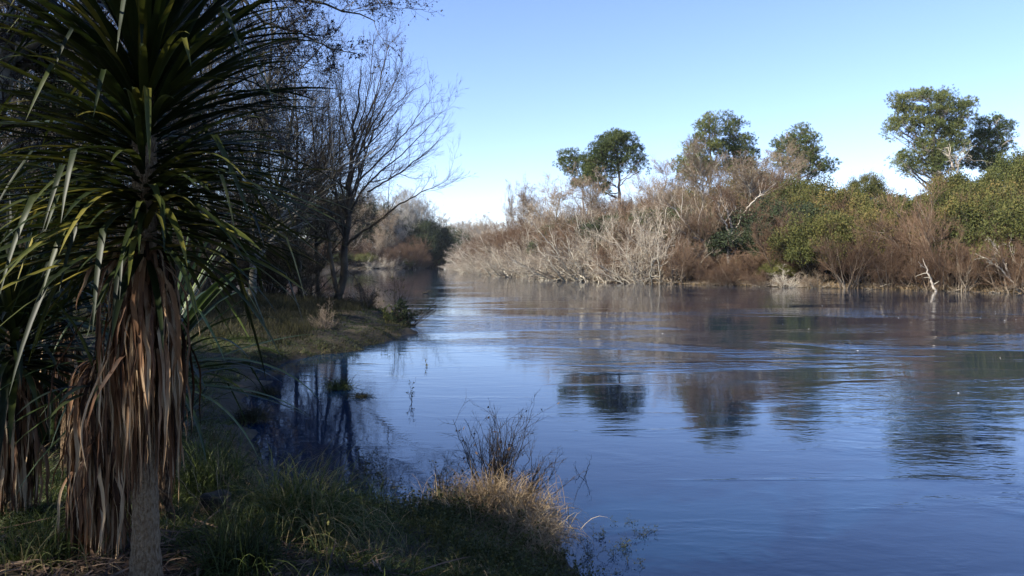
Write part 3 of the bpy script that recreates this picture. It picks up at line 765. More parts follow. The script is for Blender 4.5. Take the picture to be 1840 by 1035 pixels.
for i, x in enumerate(np.arange(930, 1860, 74)):
    xx = x + R_.uniform(-30, 30); yw = np.interp(xx, WLN[:, 0], WLN[:, 1])
    p = wpx(xx, yw); s = R_.uniform(.45, 1.15)
    o = bpy.data.objects.new('driftwood', DRIFT[i % 3][0]); COL.objects.link(o)
    o.location = (p[0], p[1] + .2, .02); o.rotation_euler = (0, 0, R_.uniform(-.7, .7)); o.scale = (s, s, s)
    tag(o, f'bleached tangle of fallen branches lying at the far waterline, {ordn(i)} from the left', 'driftwood', 'driftwood tangles along the far waterline')

# dry reeds and dead grass fringe along the far waterline
rng = np.random.default_rng(3)
def fringe(pts, n, wid, h, name, m, spread=.35, w=.02):
    tt = U(0, 1, n); (q, Ltot) = shore_pt(pts, tt)
    (q2, _) = shore_pt(pts, np.clip(tt + .002, 0, 1)); e = norm(q2 - q + 1e-9)
    q = q + np.stack([e[:, 1], -e[:, 0]], 1) * U(-.2, wid, n)[:, None]
    z = hgt(q[:, 0], q[:, 1]); k = z > -.12
    q = q[k]; z = z[k]; n = len(q)
    g = Geo(); D = norm(rng.normal(0, spread, (n, 3)) + np.array((0, 0, 1)))
    blades(g, np.stack([q[:, 0], q[:, 1], z - .05], 1), D, U(.3, 1, n) * h, w, 4, .3)
    return tag(g.obj(name, m, smooth=False), None, None, kind='stuff')
o = fringe(RB[3:13], 26000, 2.5, .8, 'dry_grass', M['straw'], .6, .03)
o['label'] = 'dry dead grass and reeds fringing the far waterline'; o['category'] = 'dry grass'

# pale mud beach (a sheet of its own just above the soil)
def strip(pts, wid0, wid1, name, m, lift=.03, n=90, wobble=.6):
    t = np.linspace(0, 1, n); q, _ = shore_pt(pts, t); q2, _ = shore_pt(pts, np.clip(t + .004, 0, 1)); q1, _ = shore_pt(pts, np.clip(t - .004, 0, 1))
    e = norm(q2 - q1); nr = np.stack([e[:, 1], -e[:, 0]], 1)
    g = Geo(); K = 7; V = []
    w = np.sin(np.pi * t) ** .5
    for k in range(K):
        off = (wid0 + (wid1 - wid0) * k / (K - 1)) * w + wobble * np.sin(t * 40 + k) * w * .3
        p = q + nr * off[:, None]
        V.append(np.stack([p[:, 0], p[:, 1], hgt(p[:, 0], p[:, 1]) + lift * w], 1))
    V = np.stack(V, 1)
    ii = (np.arange(n - 1)[:, None] * K + np.arange(K - 1)[None]).ravel()
    g.add(V, np.stack([ii, ii + 1, ii + 1 + K, ii + K], 1))
    return tag(g.obj(name, m), None, None, kind='structure')
M['mud'] = mat('pale_mud', [(.2, (.10, .075, .05)), (.5, (.23, .185, .13)), (.8, (.38, .32, .24))], nscale=1.2, wi=0, wobj=0, bump=.05, bscale=4, rough=.95)
strip([(31.5, 79.2), (27, 83.4), (23.6, 87), (18, 92.4), (12.6, 98)], .3, 3.6, 'mud_beach', M['mud'], .10)

# ------------------------------------------------------------------ far left bank
DARKF = [meshes(blobs_bush(s, 3, 5, 60, .12, 240), 'wood_twig', 'leaf_dark') for s in (81, 82)]
HL = 'trees on the far left hillside'
R_ = np.random.default_rng(21)
spec = [  # x, D, ytop, kind, widthscale
    (612, 285, 345, 'd', 3.2), (575, 290, 362, 'd', 3.6), (540, 295, 368, 'g', 2.2), (500, 300, 372, 'd', 3.6), (680, 285, 372, 'd', 2.8), (648, 280, 388, 'g', 1.6),
    (655, 300, 372, 'g', 2.0), (705, 290, 378, 'y', 1.6), (728, 288, 374, 'y', 1.7), (748, 292, 385, 'y', 1.6), (765, 296, 398, 'd', 2.6), (780, 302, 412, 'd', 2.4), (752, 284, 402, 'd', 2.2),
    (778, 300, 428, 'd', 2.2), (792, 315, 448, 'd', 1.8), (765, 288, 432, 'd', 2.4), (786, 302, 455, 'd', 1.3), (690, 276, 402, 'g', 1.6), (715, 279, 405, 'y', 1.5), (740, 279, 425, 'r', 1.9),
    (722, 272, 436, 'r', 1.8), (700, 268, 440, 'r', 1.6), (670, 268, 428, 'g', 1.5), (640, 266, 432, 'r', 1.7), (652, 264, 455, 'b', 1.4), (618, 266, 412, 'g', 1.6), (612, 262, 455, 'b', 1.5),
    (590, 268, 430, 'r', 1.7), (630, 275, 405, 'd', 2.0), (560, 268, 440, 'g', 1.6), (530, 268, 430, 'r', 1.8), (500, 266, 440, 'g', 1.5), (470, 270, 400, 'd', 3), (430, 270, 400, 'g', 2),
    (685, 264, 462, 'p', 1.2), (750, 275, 455, 'r', 1.3), (664, 262, 468, 'p', 1.0), (705, 265, 466, 'p', 1.1), (730, 271, 462, 'b', 1.0), (768, 290, 458, 'b', 1.1), (600, 292, 385, 'd', 3), (560, 290, 400, 'd', 3.2), (520, 292, 395, 'd', 3.2), (480, 290, 400, 'd', 3.2), (440, 292, 395, 'd', 3.2), (400, 290, 400, 'd', 3.2),
    (585, 280, 430, 'd', 2.4), (545, 280, 430, 'd', 2.4), (505, 280, 430, 'd', 2.4)]
kn = {'d': (DARKF, 5.2, 'evergreen_tree', 'dark evergreen tree', 'tree'), 'g': (GTREE, 11, 'bare_tree', 'tan bare tree', 'tree'), 'y': (GREY, 10, 'bare_tree', 'pale grey bare tree', 'tree'),
      'r': (RED, 5.8, 'twiggy_bush', 'rusty brown rounded bush', 'bush'), 'b': (BRIGHT, 4.9, 'leafy_shrub', 'green leafy shrub', 'shrub'), 'p': (PALE, 5.6, 'willow_bush', 'bleached willow bush', 'bush')}
kc = {}
spec = spec + [(x + 9, D + 4, yt - 4, k, s_) for x, D, yt, k, s_ in spec if x > 590 and x < 770]
for x, D, yt, k, sc_ in sorted(spec):
    yt = HY - (HY - yt) * 1.13
    pr, ref, nm, ds, cat = kn[k]; i = kc.get(k, 0); kc[k] = i + 1
    loc = at_ground(x, D); H = max(3, EYE - (yt - HY) / F * D - loc[2])
    s = H / ref; sx = s * 1.15 if k in 'gy' else max(sc_ * .9, s * .75)
    place(pr[R_.integers(len(pr))], None, nm, f'{ds} on the far left hillside, {ordn(i)} from the left', cat, loc, R_.uniform(0, 6.28), (sx, sx, s), HL)
tall([DARKF[0]], 5.2, 822, 330, 400, 'evergreen_tree', 'lone small round-headed tree on the distant skyline above the river gap', 'tree', None, .8)
# ------------------------------------------------------------------ near left bank: trees
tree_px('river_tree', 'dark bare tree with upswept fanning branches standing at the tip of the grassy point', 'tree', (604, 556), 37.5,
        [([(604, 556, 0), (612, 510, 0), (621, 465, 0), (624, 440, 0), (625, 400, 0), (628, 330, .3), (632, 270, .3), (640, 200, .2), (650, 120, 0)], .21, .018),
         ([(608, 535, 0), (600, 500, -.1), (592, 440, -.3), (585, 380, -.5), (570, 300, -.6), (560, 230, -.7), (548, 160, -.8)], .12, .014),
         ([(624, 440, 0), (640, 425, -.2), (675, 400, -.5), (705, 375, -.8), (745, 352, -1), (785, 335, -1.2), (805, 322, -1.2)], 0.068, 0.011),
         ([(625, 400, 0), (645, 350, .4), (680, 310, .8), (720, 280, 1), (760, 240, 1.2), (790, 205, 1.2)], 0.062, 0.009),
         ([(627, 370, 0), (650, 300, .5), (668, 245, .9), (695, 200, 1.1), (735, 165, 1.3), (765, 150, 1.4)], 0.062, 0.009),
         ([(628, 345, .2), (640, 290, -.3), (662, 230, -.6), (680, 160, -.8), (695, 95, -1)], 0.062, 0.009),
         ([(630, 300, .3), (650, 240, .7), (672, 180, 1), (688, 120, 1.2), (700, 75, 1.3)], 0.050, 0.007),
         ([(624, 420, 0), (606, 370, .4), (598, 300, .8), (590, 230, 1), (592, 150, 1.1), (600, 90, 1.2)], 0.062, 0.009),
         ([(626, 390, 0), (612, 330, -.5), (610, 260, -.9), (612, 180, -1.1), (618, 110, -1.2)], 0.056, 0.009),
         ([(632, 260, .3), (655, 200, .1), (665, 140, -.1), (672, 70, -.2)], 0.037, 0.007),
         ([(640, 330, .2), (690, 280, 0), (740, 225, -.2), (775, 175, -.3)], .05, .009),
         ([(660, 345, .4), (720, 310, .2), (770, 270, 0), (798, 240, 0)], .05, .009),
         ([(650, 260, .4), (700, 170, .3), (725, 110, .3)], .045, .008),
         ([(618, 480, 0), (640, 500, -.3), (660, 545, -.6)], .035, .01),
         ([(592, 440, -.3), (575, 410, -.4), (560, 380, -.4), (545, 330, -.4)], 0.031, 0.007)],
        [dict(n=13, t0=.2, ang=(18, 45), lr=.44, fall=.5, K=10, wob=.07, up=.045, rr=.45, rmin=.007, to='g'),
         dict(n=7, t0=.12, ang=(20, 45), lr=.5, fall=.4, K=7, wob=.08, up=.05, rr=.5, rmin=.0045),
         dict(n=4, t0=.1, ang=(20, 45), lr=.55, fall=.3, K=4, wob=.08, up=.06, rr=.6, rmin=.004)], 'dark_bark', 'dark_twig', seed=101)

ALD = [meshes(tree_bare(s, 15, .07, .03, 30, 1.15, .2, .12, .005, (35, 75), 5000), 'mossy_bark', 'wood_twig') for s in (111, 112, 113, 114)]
LG = 'leafless trees crowding the near left bank'
R_ = np.random.default_rng(31)
al = [(452, 34.5, 1.0, 'pale mossy trunk catching the sun'), (512, 44, .8, 'slim grey trunk'), (541, 42, .85, 'pale greenish trunk with a curved side branch'),
      (575, 46, .8, 'thin dark trunk behind the point')]
for i, (x, D, s, w) in enumerate(al):
    loc = at_ground(x, D)
    place(ALD[i], None, 'alder_tree', f'leafless tree with a {w} on the near bank', 'tree', loc, i * 2.0, s, LG)
sp = []
for D in (22, 27, 33, 39, 46, 54, 62):
    for X_ in np.arange(-62, -7, 3.9 + D * .02):
        x_ = X_ + R_.uniform(-1.5, 1.5); y_ = D + R_.uniform(-2.5, 2.5)
        p_ = x_ / y_ * F + HX
        if p_ < -180 or p_ > 570 or river_sd(x_, y_) < 1: continue
        if 400 < p_ < 600 and y_ < 40: continue
        if p_ > 340 and R_.random() < .6: continue
        if x_ > -16 and y_ < 27: continue
        sp.append((p_, x_, y_))
sp.sort()
for i, (p_, x_, y_) in enumerate(sp):
    dist = 'nearest row' if y_ < 28 else ('middle row' if y_ < 42 else 'back row')
    place(ALD[R_.integers(4)], None, 'alder_tree', f'dense leafless tree in the {dist} of the left wood, {ordn(i)} from the left', 'tree',
          (x_, y_, gz(x_, y_) - .1), R_.uniform(0, 6.28), R_.uniform(.75, 1.1), LG)

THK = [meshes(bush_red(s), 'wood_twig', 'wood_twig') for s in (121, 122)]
UG = 'leafless undergrowth beneath the left wood'
sp = []
for D in (30, 36, 42, 50, 58, 66):
    for X_ in np.arange(-64, -9, 3.6):
        x_ = X_ + R_.uniform(-1, 1); y_ = D + R_.uniform(-1.5, 1.5); p_ = x_ / y_ * F + HX
        if p_ < -120 or p_ > 585 or river_sd(x_, y_) < .5: continue
        if p_ > 380 and y_ < 38: continue
        sp.append((p_, x_, y_))
sp.sort()
for i, (p_, x_, y_) in enumerate(sp):
    s = R_.uniform(.4, .75) if p_ < 330 else R_.uniform(.55, .95)
    place(THK[R_.integers(2)], None, 'thicket_bush', f'dark leafless thicket bush under the left wood, {ordn(i) if i < 59 else "last"} from the left', 'bush',
          (x_, y_, gz(x_, y_) - .1), R_.uniform(0, 6.28), (s * 1.3, s * 1.3, s), UG)

for i, (x_, y_, s) in enumerate([(-13.5, 43.5, .8), (-17, 45, 1.1), (-21, 47.5, 1.3), (-25, 46, 1.4), (-31, 50, 1.6), (-38, 52, 1.7), (-19, 40, .7), (-27, 38, 1.1)]):
    place(DARKB[i % 2], None, 'evergreen_tree', f'dark evergreen tree deep in the left wood, {ordn(i)} of the shaded clump', 'tree', (x_, y_, gz(x_, y_) - .1), i * 1.7, (s, s, s * 1.1),
          'dark evergreens deep in the left wood')

# big mossy tree at the upper left: trunk, heavy limbs, ivy, and a long branch reaching over the top
tree_px('mossy_tree', 'big old tree with thick lichen-grey trunk at the top left corner', 'tree', (-150, 800), 10.5,
        [([(-150, 800, 0), (-120, 600, 0), (-60, 300, 0), (-5, 130, 0), (35, 70, 0), (70, 15, 0), (120, -60, .2)], .24, .10),
         ([(-5, 130, 0), (60, 75, -.3), (140, 45, -.5), (185, -20, -.6)], .07, .04),
         ([(-20, 150, 0), (60, 118, .2), (130, 130, .3), (200, 170, .4), (270, 240, .5)], .075, .03),
         ([(-30, 200, 0), (30, 160, .2), (75, 190, .3), (120, 260, .3), (150, 330, .2)], .06, .02),
         ([(70, 15, 0), (150, -50, .6), (280, -60, 1), (420, -25, 1.3), (540, -5, 1.5), (620, 25, 1.6), (672, 35, 1.6)], .075, .008),
         ([(280, -60, 1), (420, -80, 1.6), (560, -60, 2), (660, -30, 2), (690, 5, 2)], .05, .006),
         ([(420, -25, 1.3), (470, 40, 1.4), (540, 60, 1.5), (600, 90, 1.6), (640, 95, 1.6)], .03, .006),
         ([(150, -50, .6), (260, 10, 1.3), (350, 40, 1.7), (450, 90, 2), (540, 140, 2.1)], .04, .006),
         ([(-60, 300, 0), (60, 260, .8), (200, 230, 1.4), (340, 200, 1.8), (470, 190, 2)], .06, .006),
         ([(-80, 380, 0), (80, 350, .9), (240, 300, 1.5), (400, 260, 1.9), (500, 280, 2)], .05, .006)],
        [dict(n=19, t0=.25, ang=(25, 70), lr=.32, fall=.4, K=9, wob=.14, up=-.01, rr=.45, rmin=.006, to='g'),
         dict(n=9, t0=.12, ang=(25, 65), lr=.5, fall=.4, K=6, wob=.15, up=-.01, rr=.5, rmin=.0035),
         dict(n=6, t0=.1, ang=(25, 65), lr=.55, fall=.3, K=4, wob=.15, up=-.01, rr=.6, rmin=.0022)], 'mossy_bark', 'dark_twig', seed=131, sides=10, cones=26000, cone_size=.026)

rng = np.random.default_rng(132)
def ivy(name, label, path_, D, n, rad, leaf):
    P, _ = line([px(x, y, D + dz) for x, y, dz in path_], .1, .1, 40)
    g = Geo(); t = rng.integers(0, 40, n)
    c = P[0, t] + rng.normal(0, 1, (n, 3)) * np.array((rad * .5, rad * .5, rad * .5)) + np.array((0, 0, -1.0)) * (U(0, 1, n)[:, None] ** 2 * rad * 1.3)
    cards(g, c, leaf, .8, -.2)
    st, sr = grow(P, np.full((1, 40), .02), 60, 0, 1, (50, 90), .06, 0, 5, .3, -.3, .3, .003); s = Geo(); tubes(s, st, sr, 3)
    root = thing(name, label, 'ivy')
    g.obj('leaves', M['leaf_ivy'], root, smooth=False); s.obj('stems', M['wood_twig'], root)
ivy('ivy', 'mat of green ivy hanging on the mossy limb at the upper left', [(5, 100, .2), (60, 98, .2), (110, 112, .2)], 10.5, 5200, .13, .035)
ivy('ivy', 'darker ivy hanging on the lower sagging limb behind the cabbage tree', [(60, 150, .3), (110, 165, .35), (160, 200, .4), (215, 240, .45)], 10.5, 6500, .15, .035)

# ------------------------------------------------------------------ cabbage trees
def cabbage(name, label, base, top_z, crown_z, r0, r1, n_green, L, n_dead, dead_z, dead_L, seed, lean=(0, 0), wid=.045, cm='cab_green', sides=14, grav_g=.075):
    """base (x, y, z); leaves spring all along crown_z; dead leaves hang from dead_z"""
    global rng; rng = np.random.default_rng(seed)
    root = thing(name, label, 'cabbage tree', base)
    h = top_z - base[2]
    ax = lambda z: np.stack([lean[0] * (z - base[2]) / h, lean[1] * (z - base[2]) / h, z - base[2]], -1)
    g = Geo(); K = 160
    zz = np.linspace(base[2] - .15, top_z, K); P = ax(zz)[None].copy()
    R = (r1 + (r0 - r1) * np.exp(-np.maximum(zz - base[2], 0) / .22))[None] * (1 + .03 * np.sin(zz * 55) + .02 * np.sin(zz * 130 + 1))[None]
    R[0, -6:] *= np.array((.95, .85, .7, .5, .3, .05)); tubes(g, P, R, sides); g.obj('trunk', M['cab_bark'], root)
    # living crown
    t = U(0, 1, n_green); z = crown_z[0] + (crown_z[1] - crown_z[0]) * t
    az = U(0, 6.283, n_green)
    el = np.radians(-6 + 88 * t ** 1.35 + rng.normal(0, 9, n_green))
    d = np.stack([np.cos(az) * np.cos(el), np.sin(az) * np.cos(el), np.sin(el)], 1)
    O = ax(z) + np.stack([np.cos(az), np.sin(az), az * 0], 1) * .03
    kink = np.where(U(0, 1, n_green) < .14, rng.integers(6, 10, n_green), -1)
    c = Geo()
    straps(c, O, d, L * U(.75, 1.1, n_green), wid * U(.75, 1.2, n_green), 11, grav_g * U(.5, 1.6, n_green), .35, .012, kink, .25)
    c.obj('crown', M[cm], root, smooth=False)
    # dead hanging skirt
    if n_dead:
        t = U(0, 1, n_dead); z = dead_z[0] + (dead_z[1] - dead_z[0]) * t; az = U(0, 6.283, n_dead)
        el = np.radians(U(-60, 45, n_dead))
        d = np.stack([np.cos(az) * np.cos(el), np.sin(az) * np.cos(el), np.sin(el)], 1)
        O = ax(z) + np.stack([np.cos(az), np.sin(az), az * 0], 1) * r1 * .8
        s = Geo()
        gr = U(.5, 1.2, n_dead)
        far = U(0, 1, n_dead) < .09; gr[far] = U(.15, .35, far.sum())
        kink = np.where(U(0, 1, n_dead) < .3, rng.integers(2, 9, n_dead), -1)
        straps(s, O, d * 1.0, dead_L * U(.4, 1.25, n_dead), wid * U(.2, .75, n_dead), 18, gr, .5, .14, kink, 2.6, gpow=.3)
        s.obj('dead_leaves', M['cab_dead'], root, smooth=False)
    return root
b = px(262, 1012, 4.25); b[2] = gz(b[0], b[1])
cabbage('cabbage_tree', 'tall cabbage tree with full spiky crown, dead leaf skirt and clear grey-brown trunk foot', tuple(b), 4.2, (2.82, 4.2), .10, .062,
        720, 1.10, 820, (2.3, 2.92), .74, 141, (-.01, 0), wid=.040, grav_g=.055)
b = px(172, 960, 4.75); b[2] = gz(b[0], b[1])
cabbage('cabbage_tree', 'shorter cabbage tree smothered in brown dead leaves to the ground, left of the tall one', tuple(b), 2.12, (2.0, 2.15), .08, .055,
        14, .6, 1150, (1.3, 2.2), .68, 142, (.02, 0), wid=.034)
b = px(25, 870, 5.6); b[2] = gz(b[0], b[1])
cabbage('cabbage_tree', 'cabbage tree at the left edge with a ragged brown skirt under green leaves', tuple(b), 2.35, (2.0, 2.4), .08, .055,
        190, .95, 420, (1.4, 2.05), .55, 143)
b = px(296, 880, 5.8); b[2] = gz(b[0], b[1])
cabbage('cabbage_tree', 'young green cabbage tree behind the tall one, its leaves reaching right over the water', tuple(b), 2.15, (1.85, 2.2), .06, .045,
        85, 1.15, 20, (1.6, 1.8), .6, 144, cm='sunlit_green', grav_g=.07, wid=.038)
b = px(120, 800, 7.4); b[2] = gz(b[0], b[1])
cabbage('cabbage_tree', 'dark green young cabbage tree deep in the shade between the two at the left', tuple(b), 3.0, (2.5, 3.05), .06, .05,
        170, 1.0, 90, (1.8, 2.4), .7, 145)
b = px(-90, 860, 6.4); b[2] = gz(b[0], b[1])
cabbage('cabbage_tree', 'green cabbage tree mostly outside the left edge', tuple(b), 3.1, (2.6, 3.2), .07, .05,
        180, 1.0, 150, (1.7, 2.5), .8, 146)

# flax clumps
def flax(name, label, x, y, D, n, L, seed, w=.05):
    global rng; rng = np.random.default_rng(seed)
    b = px(x, y, D); b[2] = gz(b[0], b[1]); g = Geo()
    az = U(0, 6.283, n); el = np.radians(U(45, 88, n)); d = np.stack([np.cos(az) * np.cos(el), np.sin(az) * np.cos(el), np.sin(el)], 1)
    O = rng.normal(0, .12, (n, 3)) * np.array((1, 1, 0)) - np.array((0, 0, .05))
    straps(g, O, d, L * U(.6, 1.1, n), w * U(.7, 1.2, n), 11, U(.03, .12, n), .4, .01, np.where(U(0, 1, n) < .15, rng.integers(5, 9, n), -1), .2)
    tag(g.obj(name, M['flax'], None, False, tuple(b)), label, 'flax')
flax('flax_clump', 'dark green flax clump in the shade behind the brown skirts at the left', 70, 820, 8.2, 90, 2.0, 151)
flax('flax_clump', 'flax clump behind the tall cabbage tree, just left of the cove', 250, 800, 8.8, 70, 1.7, 152)
flax('flax_clump', 'flax clump at the left edge under the ivy-clad limb', -30, 780, 9.6, 90, 2.3, 153)

# ------------------------------------------------------------------ grass
def on_land(n, x0, x1, y0, y1, smin=.05, smax=99, dens=None):
    x = U(x0, x1, n); y = U(y0, y1, n); sd = river_sd(x, y); k = (sd > smin) & (sd < smax)
    if dens is not None: k &= dens(x, y)
    x = x[k]; y = y[k]; return x, y, hgt(x, y)
def grassy(name, label, n, box, h, w, m, spread=.5, grav=.3, smin=.02, smax=99, dens=None, K=4, clump=0, csz=.12):
    x, y, z = on_land(n, *box, smin, smax, dens)
    if clump:
        c = rng.integers(0, len(x), max(8, len(x) // clump)); j = rng.integers(0, len(c), len(x)); 
        x = x[c][j] + rng.normal(0, csz, len(x)); y = y[c][j] + rng.normal(0, csz, len(y)); z = hgt(x, y)
    n = len(x); g = Geo(); D = norm(rng.normal(0, spread, (n, 3)) * np.array((1, 1, .3)) + np.array((0, 0, 1)))
    blades(g, np.stack([x, y, z - .02], 1), D, h * U(.45, 1.2, n), w * U(.6, 1.3, n), K, grav)
    o = g.obj(name, M[m], None, False); tag(o, label, name.replace('_', ' '), None, 'stuff'); return o
rng = np.random.default_rng(161)
tr = np.array((-1.98, 4.25))
bare = lambda x, y: (np.hypot((x - tr[0] + .3) / 1.3, (y - tr[1]) / .8) + .3 * np.sin(x * 7) * np.sin(y * 6)) > .62
grassy('grass', 'short green grass covering the near bank', 90000, (-5.2, 1.6, 2.4, 7.5), .10, .006, 'grass', .7, .3, dens=bare)
grassy('grass', 'longer rank grass in tufts on the near bank', 60000, (-4.5, 1.2, 2.8, 11.5), .24, .006, 'grass', .8, .5, dens=bare, smin=.45, clump=70, csz=.09, K=5)
grassy('dry_grass', 'dry straw-coloured grass scattered on the near bank', 9000, (-5, 1.2, 2.6, 11), .24, .004, 'straw', .9, .4, clump=25, csz=.12, K=5)
grassy('grass', 'rank grass on the shaded bank beside the cove', 50000, (-9.5, -2, 9, 24), .24, .008, 'grass', .7, .45, clump=60, csz=.12, K=5, smin=.3)
grassy('grass', 'short grass on the grassy point', 110000, (-22, -3.8, 21, 42), .14, .012, 'grass', .7, .3, smin=0)
grassy('rushes', 'olive brown rushes and long grass on the grassy point', 40000, (-15, -6.5, 23, 40), .42, .011, 'grass_olive', .28, .22, clump=60, csz=.25, K=5, smin=.1)
grassy('grass', 'grass at the very edge of the grassy point hanging to the water', 26000, (-8, -3.6, 20, 41), .3, .011, 'grass_olive', .8, .6, smin=-.05, smax=.7, K=5)
grassy('grass', 'patchy grass under the left wood', 40000, (-45, -8, 24, 55), .3, .016, 'grass_olive', .6, .3)

# leaf litter
n = 1500; x = tr[0] + rng.normal(-.3, .9, n); y = tr[1] + rng.normal(.1, .5, n)
g = Geo(); az = U(0, 6.28, n); d = np.stack([np.cos(az), np.sin(az), U(-.02, .12, n)], 1)
straps(g, np.stack([x, y, hgt(x, y) + U(.01, .05, n)], 1), d, U(.1, .5, n) * U(.5, 1, n), U(.006, .02, n), 7, .02, .3, .05, None, 1.0)
tag(g.obj('leaf_litter', M['litter'], None, False), 'fallen brown leaves lying round the trunk foot', 'leaf litter', None, 'stuff')

# distinct tussocks
def tussock(name, label, x, y, D, n, L, m, seed, el=(30, 88), grav=.3, w=.007, zoff=0, cat='grass tuft', r=.08, K=7):
    global rng; rng = np.random.default_rng(seed)
    b = px(x, y, D); b[2] = max(gz(b[0], b[1]), -.05) + zoff; g = Geo()
    az = U(0, 6.283, n); e = np.radians(U(*el, n)); d = np.stack([np.cos(az) * np.cos(e), np.sin(az) * np.cos(e), np.sin(e)], 1)
    O = rng.normal(0, r, (n, 3)) * np.array((1, 1, .1))
    blades(g, O, d, L * U(.5, 1.15, n), w * U(.6, 1.3, n), K, grav)
    return tag(g.obj(name, M[m], None, False, tuple(b)), label, cat)
tussock('sedge_tussock', 'large drooping dark green sedge tussock right of the trunk foot', 530, 960, 5.6, 1500, .75, 'grass', 171, grav=.55, r=.16)
tussock('grass_tuft', 'bright green grass tuft at the bottom edge between trunk and weeds', 425, 1035, 4.6, 700, .42, 'grass', 172, grav=.3, r=.09)
tussock('grass_tuft', 'bright grass tuft at the bottom left corner', 50, 1020, 4.5, 700, .34, 'grass', 173, grav=.4, r=.12)
tussock('sedge_tussock', 'dark sedge tussock behind the stump on the slope', 370, 830, 7.0, 1300, .8, 'grass', 174, grav=.5, r=.16)
tussock('sedge_tussock', 'dark sedge tussock left of the flooded bramble', 640, 950, 7.6, 900, .5, 'grass', 175, grav=.55, r=.2)
tussock('straw_mound', 'pale dead grass mound under the flooded bare shrub', 885, 975, 7.75, 3600, .58, 'straw', 176, (15, 85), .45, .005, 0, 'dead grass', .26)
tussock('straw_mound', 'smaller dead grass mound at the right end of the near bank', 950, 1000, 7.2, 1500, .42, 'straw', 177, (15, 80), .5, .005, 0, 'dead grass', .15)
tussock('grass_tuft', 'isolated green grass tuft standing in the water of the cove', 610, 700, 17.0, 420, .42, 'grass', 178, (25, 80), .35, .010, .05, r=.12)
tussock('grass_tuft', 'flattened yellowish grass tuft in the cove right of the isolated one', 650, 716, 16.0, 200, .28, 'grass_olive', 179, (10, 60), .35, .008, .05, r=.1)
tussock('grass_tuft', 'yellow-green grass tuft at the left edge of the cove', 452, 745, 13.5, 500, .4, 'grass_olive', 180, (20, 80), .35, .008, .05, r=.12)
tussock('grass_tuft', 'upper yellow-green grass tuft at the left edge of the cove', 478, 705, 16.2, 400, .35, 'grass_olive', 181, (20, 80), .35, .009, .05, r=.12)

# leafy low weeds on the bank at the bottom right of the land
rng = np.random.default_rng(182)
x, y, z = on_land(900, -1.9, .9, 5.2, 8.6, -.1, 1.5)
g = Geo(); n = len(x)
P, Rr = grow(np.stack([np.stack([x, y, z - .03], 1), np.stack([x + rng.normal(0, .02, n), y + rng.normal(0, .02, n), z + .05], 1)], 1), np.full((n, 2), .003), 2, .2, 1, (10, 70), 2.2, 0, 6, .2, .05, .6, .0015)
tubes(g, P, Rr, 3)
c = np.repeat(P[:, 1:].reshape(-1, 3), 2, 0); cards(g, c + rng.normal(0, .012, c.shape), .028, .55, .6)
tag(g.obj('low_weeds', M['weed'], None, False), 'low leafy weeds on the sunny end of the near bank', 'weeds', None, 'stuff')

# ------------------------------------------------------------------ flooded shrubs, sprigs, twigs
def shrub(name, label, x, y, D, n, L, seed, m='dark_twig', spread=35, leaves=0, lm='weed', r=.007, lv=(7, 5), cat='shrub', lsz=.03, tilt=None, zoff=-.1, up=.03):
    global rng; rng = np.random.default_rng(seed)
    b = px(x, y, D); b[2] = max(gz(b[0], b[1]), 0) + zoff
    root = thing(name, label, cat, tuple(b)); g = Geo(); st = []
    for i in range(n):
        a = U(0, 6.28); s = math.radians(U(0, spread)); l = L * U(.55, 1.05)
        d = np.array((math.cos(a) * math.sin(s), math.sin(a) * math.sin(s), math.cos(s)))
        if tilt is not None: d = d + np.array(tilt)
        o = np.array((*rng.normal(0, .04, 2), 0))
        st.append(line([o, o + d * l * .5 + rng.normal(0, l * .05, 3), o + d * l + rng.normal(0, l * .07, 3)], r, r * .3, 12, .008))
    P = np.concatenate([s[0] for s in st]); R = np.concatenate([s[1] for s in st]); tubes(g, P, R, 4)
    P1, R1 = grow(P, R, lv[0], .25, 1, (20, 50), .32, .3, 7, .12, up, .6, r * .3); tubes(g, P1, R1, 3)
    P2, R2 = grow(P1, R1, lv[1], .2, 1, (20, 50), .5, .3, 5, .12, up, .6, r * .22); tubes(g, P2, R2, 3)
    g.obj('stems', M[m], root)
    if leaves:
        c = Geo(); i = rng.integers(0, len(P2), leaves); p = P2[i, rng.integers(1, 5, leaves)] + rng.normal(0, .01, (leaves, 3))
        cards(c, p, lsz, .45); c.obj('leaves', M[lm], root, smooth=False)
    return root
shrub('flooded_shrub', 'dark leafless shrub standing in the water with a few shrivelled hanging leaves', 893, 905, 8.9, 48, 1.15, 201, spread=34, leaves=90, lm='litter', lv=(7, 4), lsz=.045)
shrub('flooded_shrub', 'low dark twigs leaning right out of the foot of the flooded shrub', 935, 905, 9.0, 18, .75, 202, spread=50, leaves=60, lm='litter', tilt=(.5, 0, 0), lv=(6, 4))
shrub('flooded_bramble', 'low tangle of dark bramble stems left of the flooded shrub', 800, 915, 9.1, 24, .62, 203, spread=75, leaves=260, lm='weed', r=.005, lv=(7, 4), up=-.05)
shrub('flooded_bramble', 'sparse dark bramble stems drooping into the cove', 690, 880, 9.6, 16, .55, 204, spread=80, leaves=160, lm='weed', r=.004, lv=(6, 4), up=-.06)
shrub('flooded_bramble', 'leafy bramble sprig at the edge of the cove', 645, 870, 9.9, 10, .5, 205, spread=60, leaves=260, lm='weed', r=.004, lv=(6, 3))
shrub('bare_sapling', 'thin bare sapling at the tip of the grassy point', 712, 575, 34.5, 9, 2.2, 206, spread=40, r=.014, lv=(6, 4), leaves=60, lm='weed', lsz=.1)
shrub('bare_sapling', 'bare twigs leaning over the water from the grassy point', 738, 592, 33, 7, 1.9, 207, spread=25, r=.012, lv=(5, 3), tilt=(.9, 0, .0))
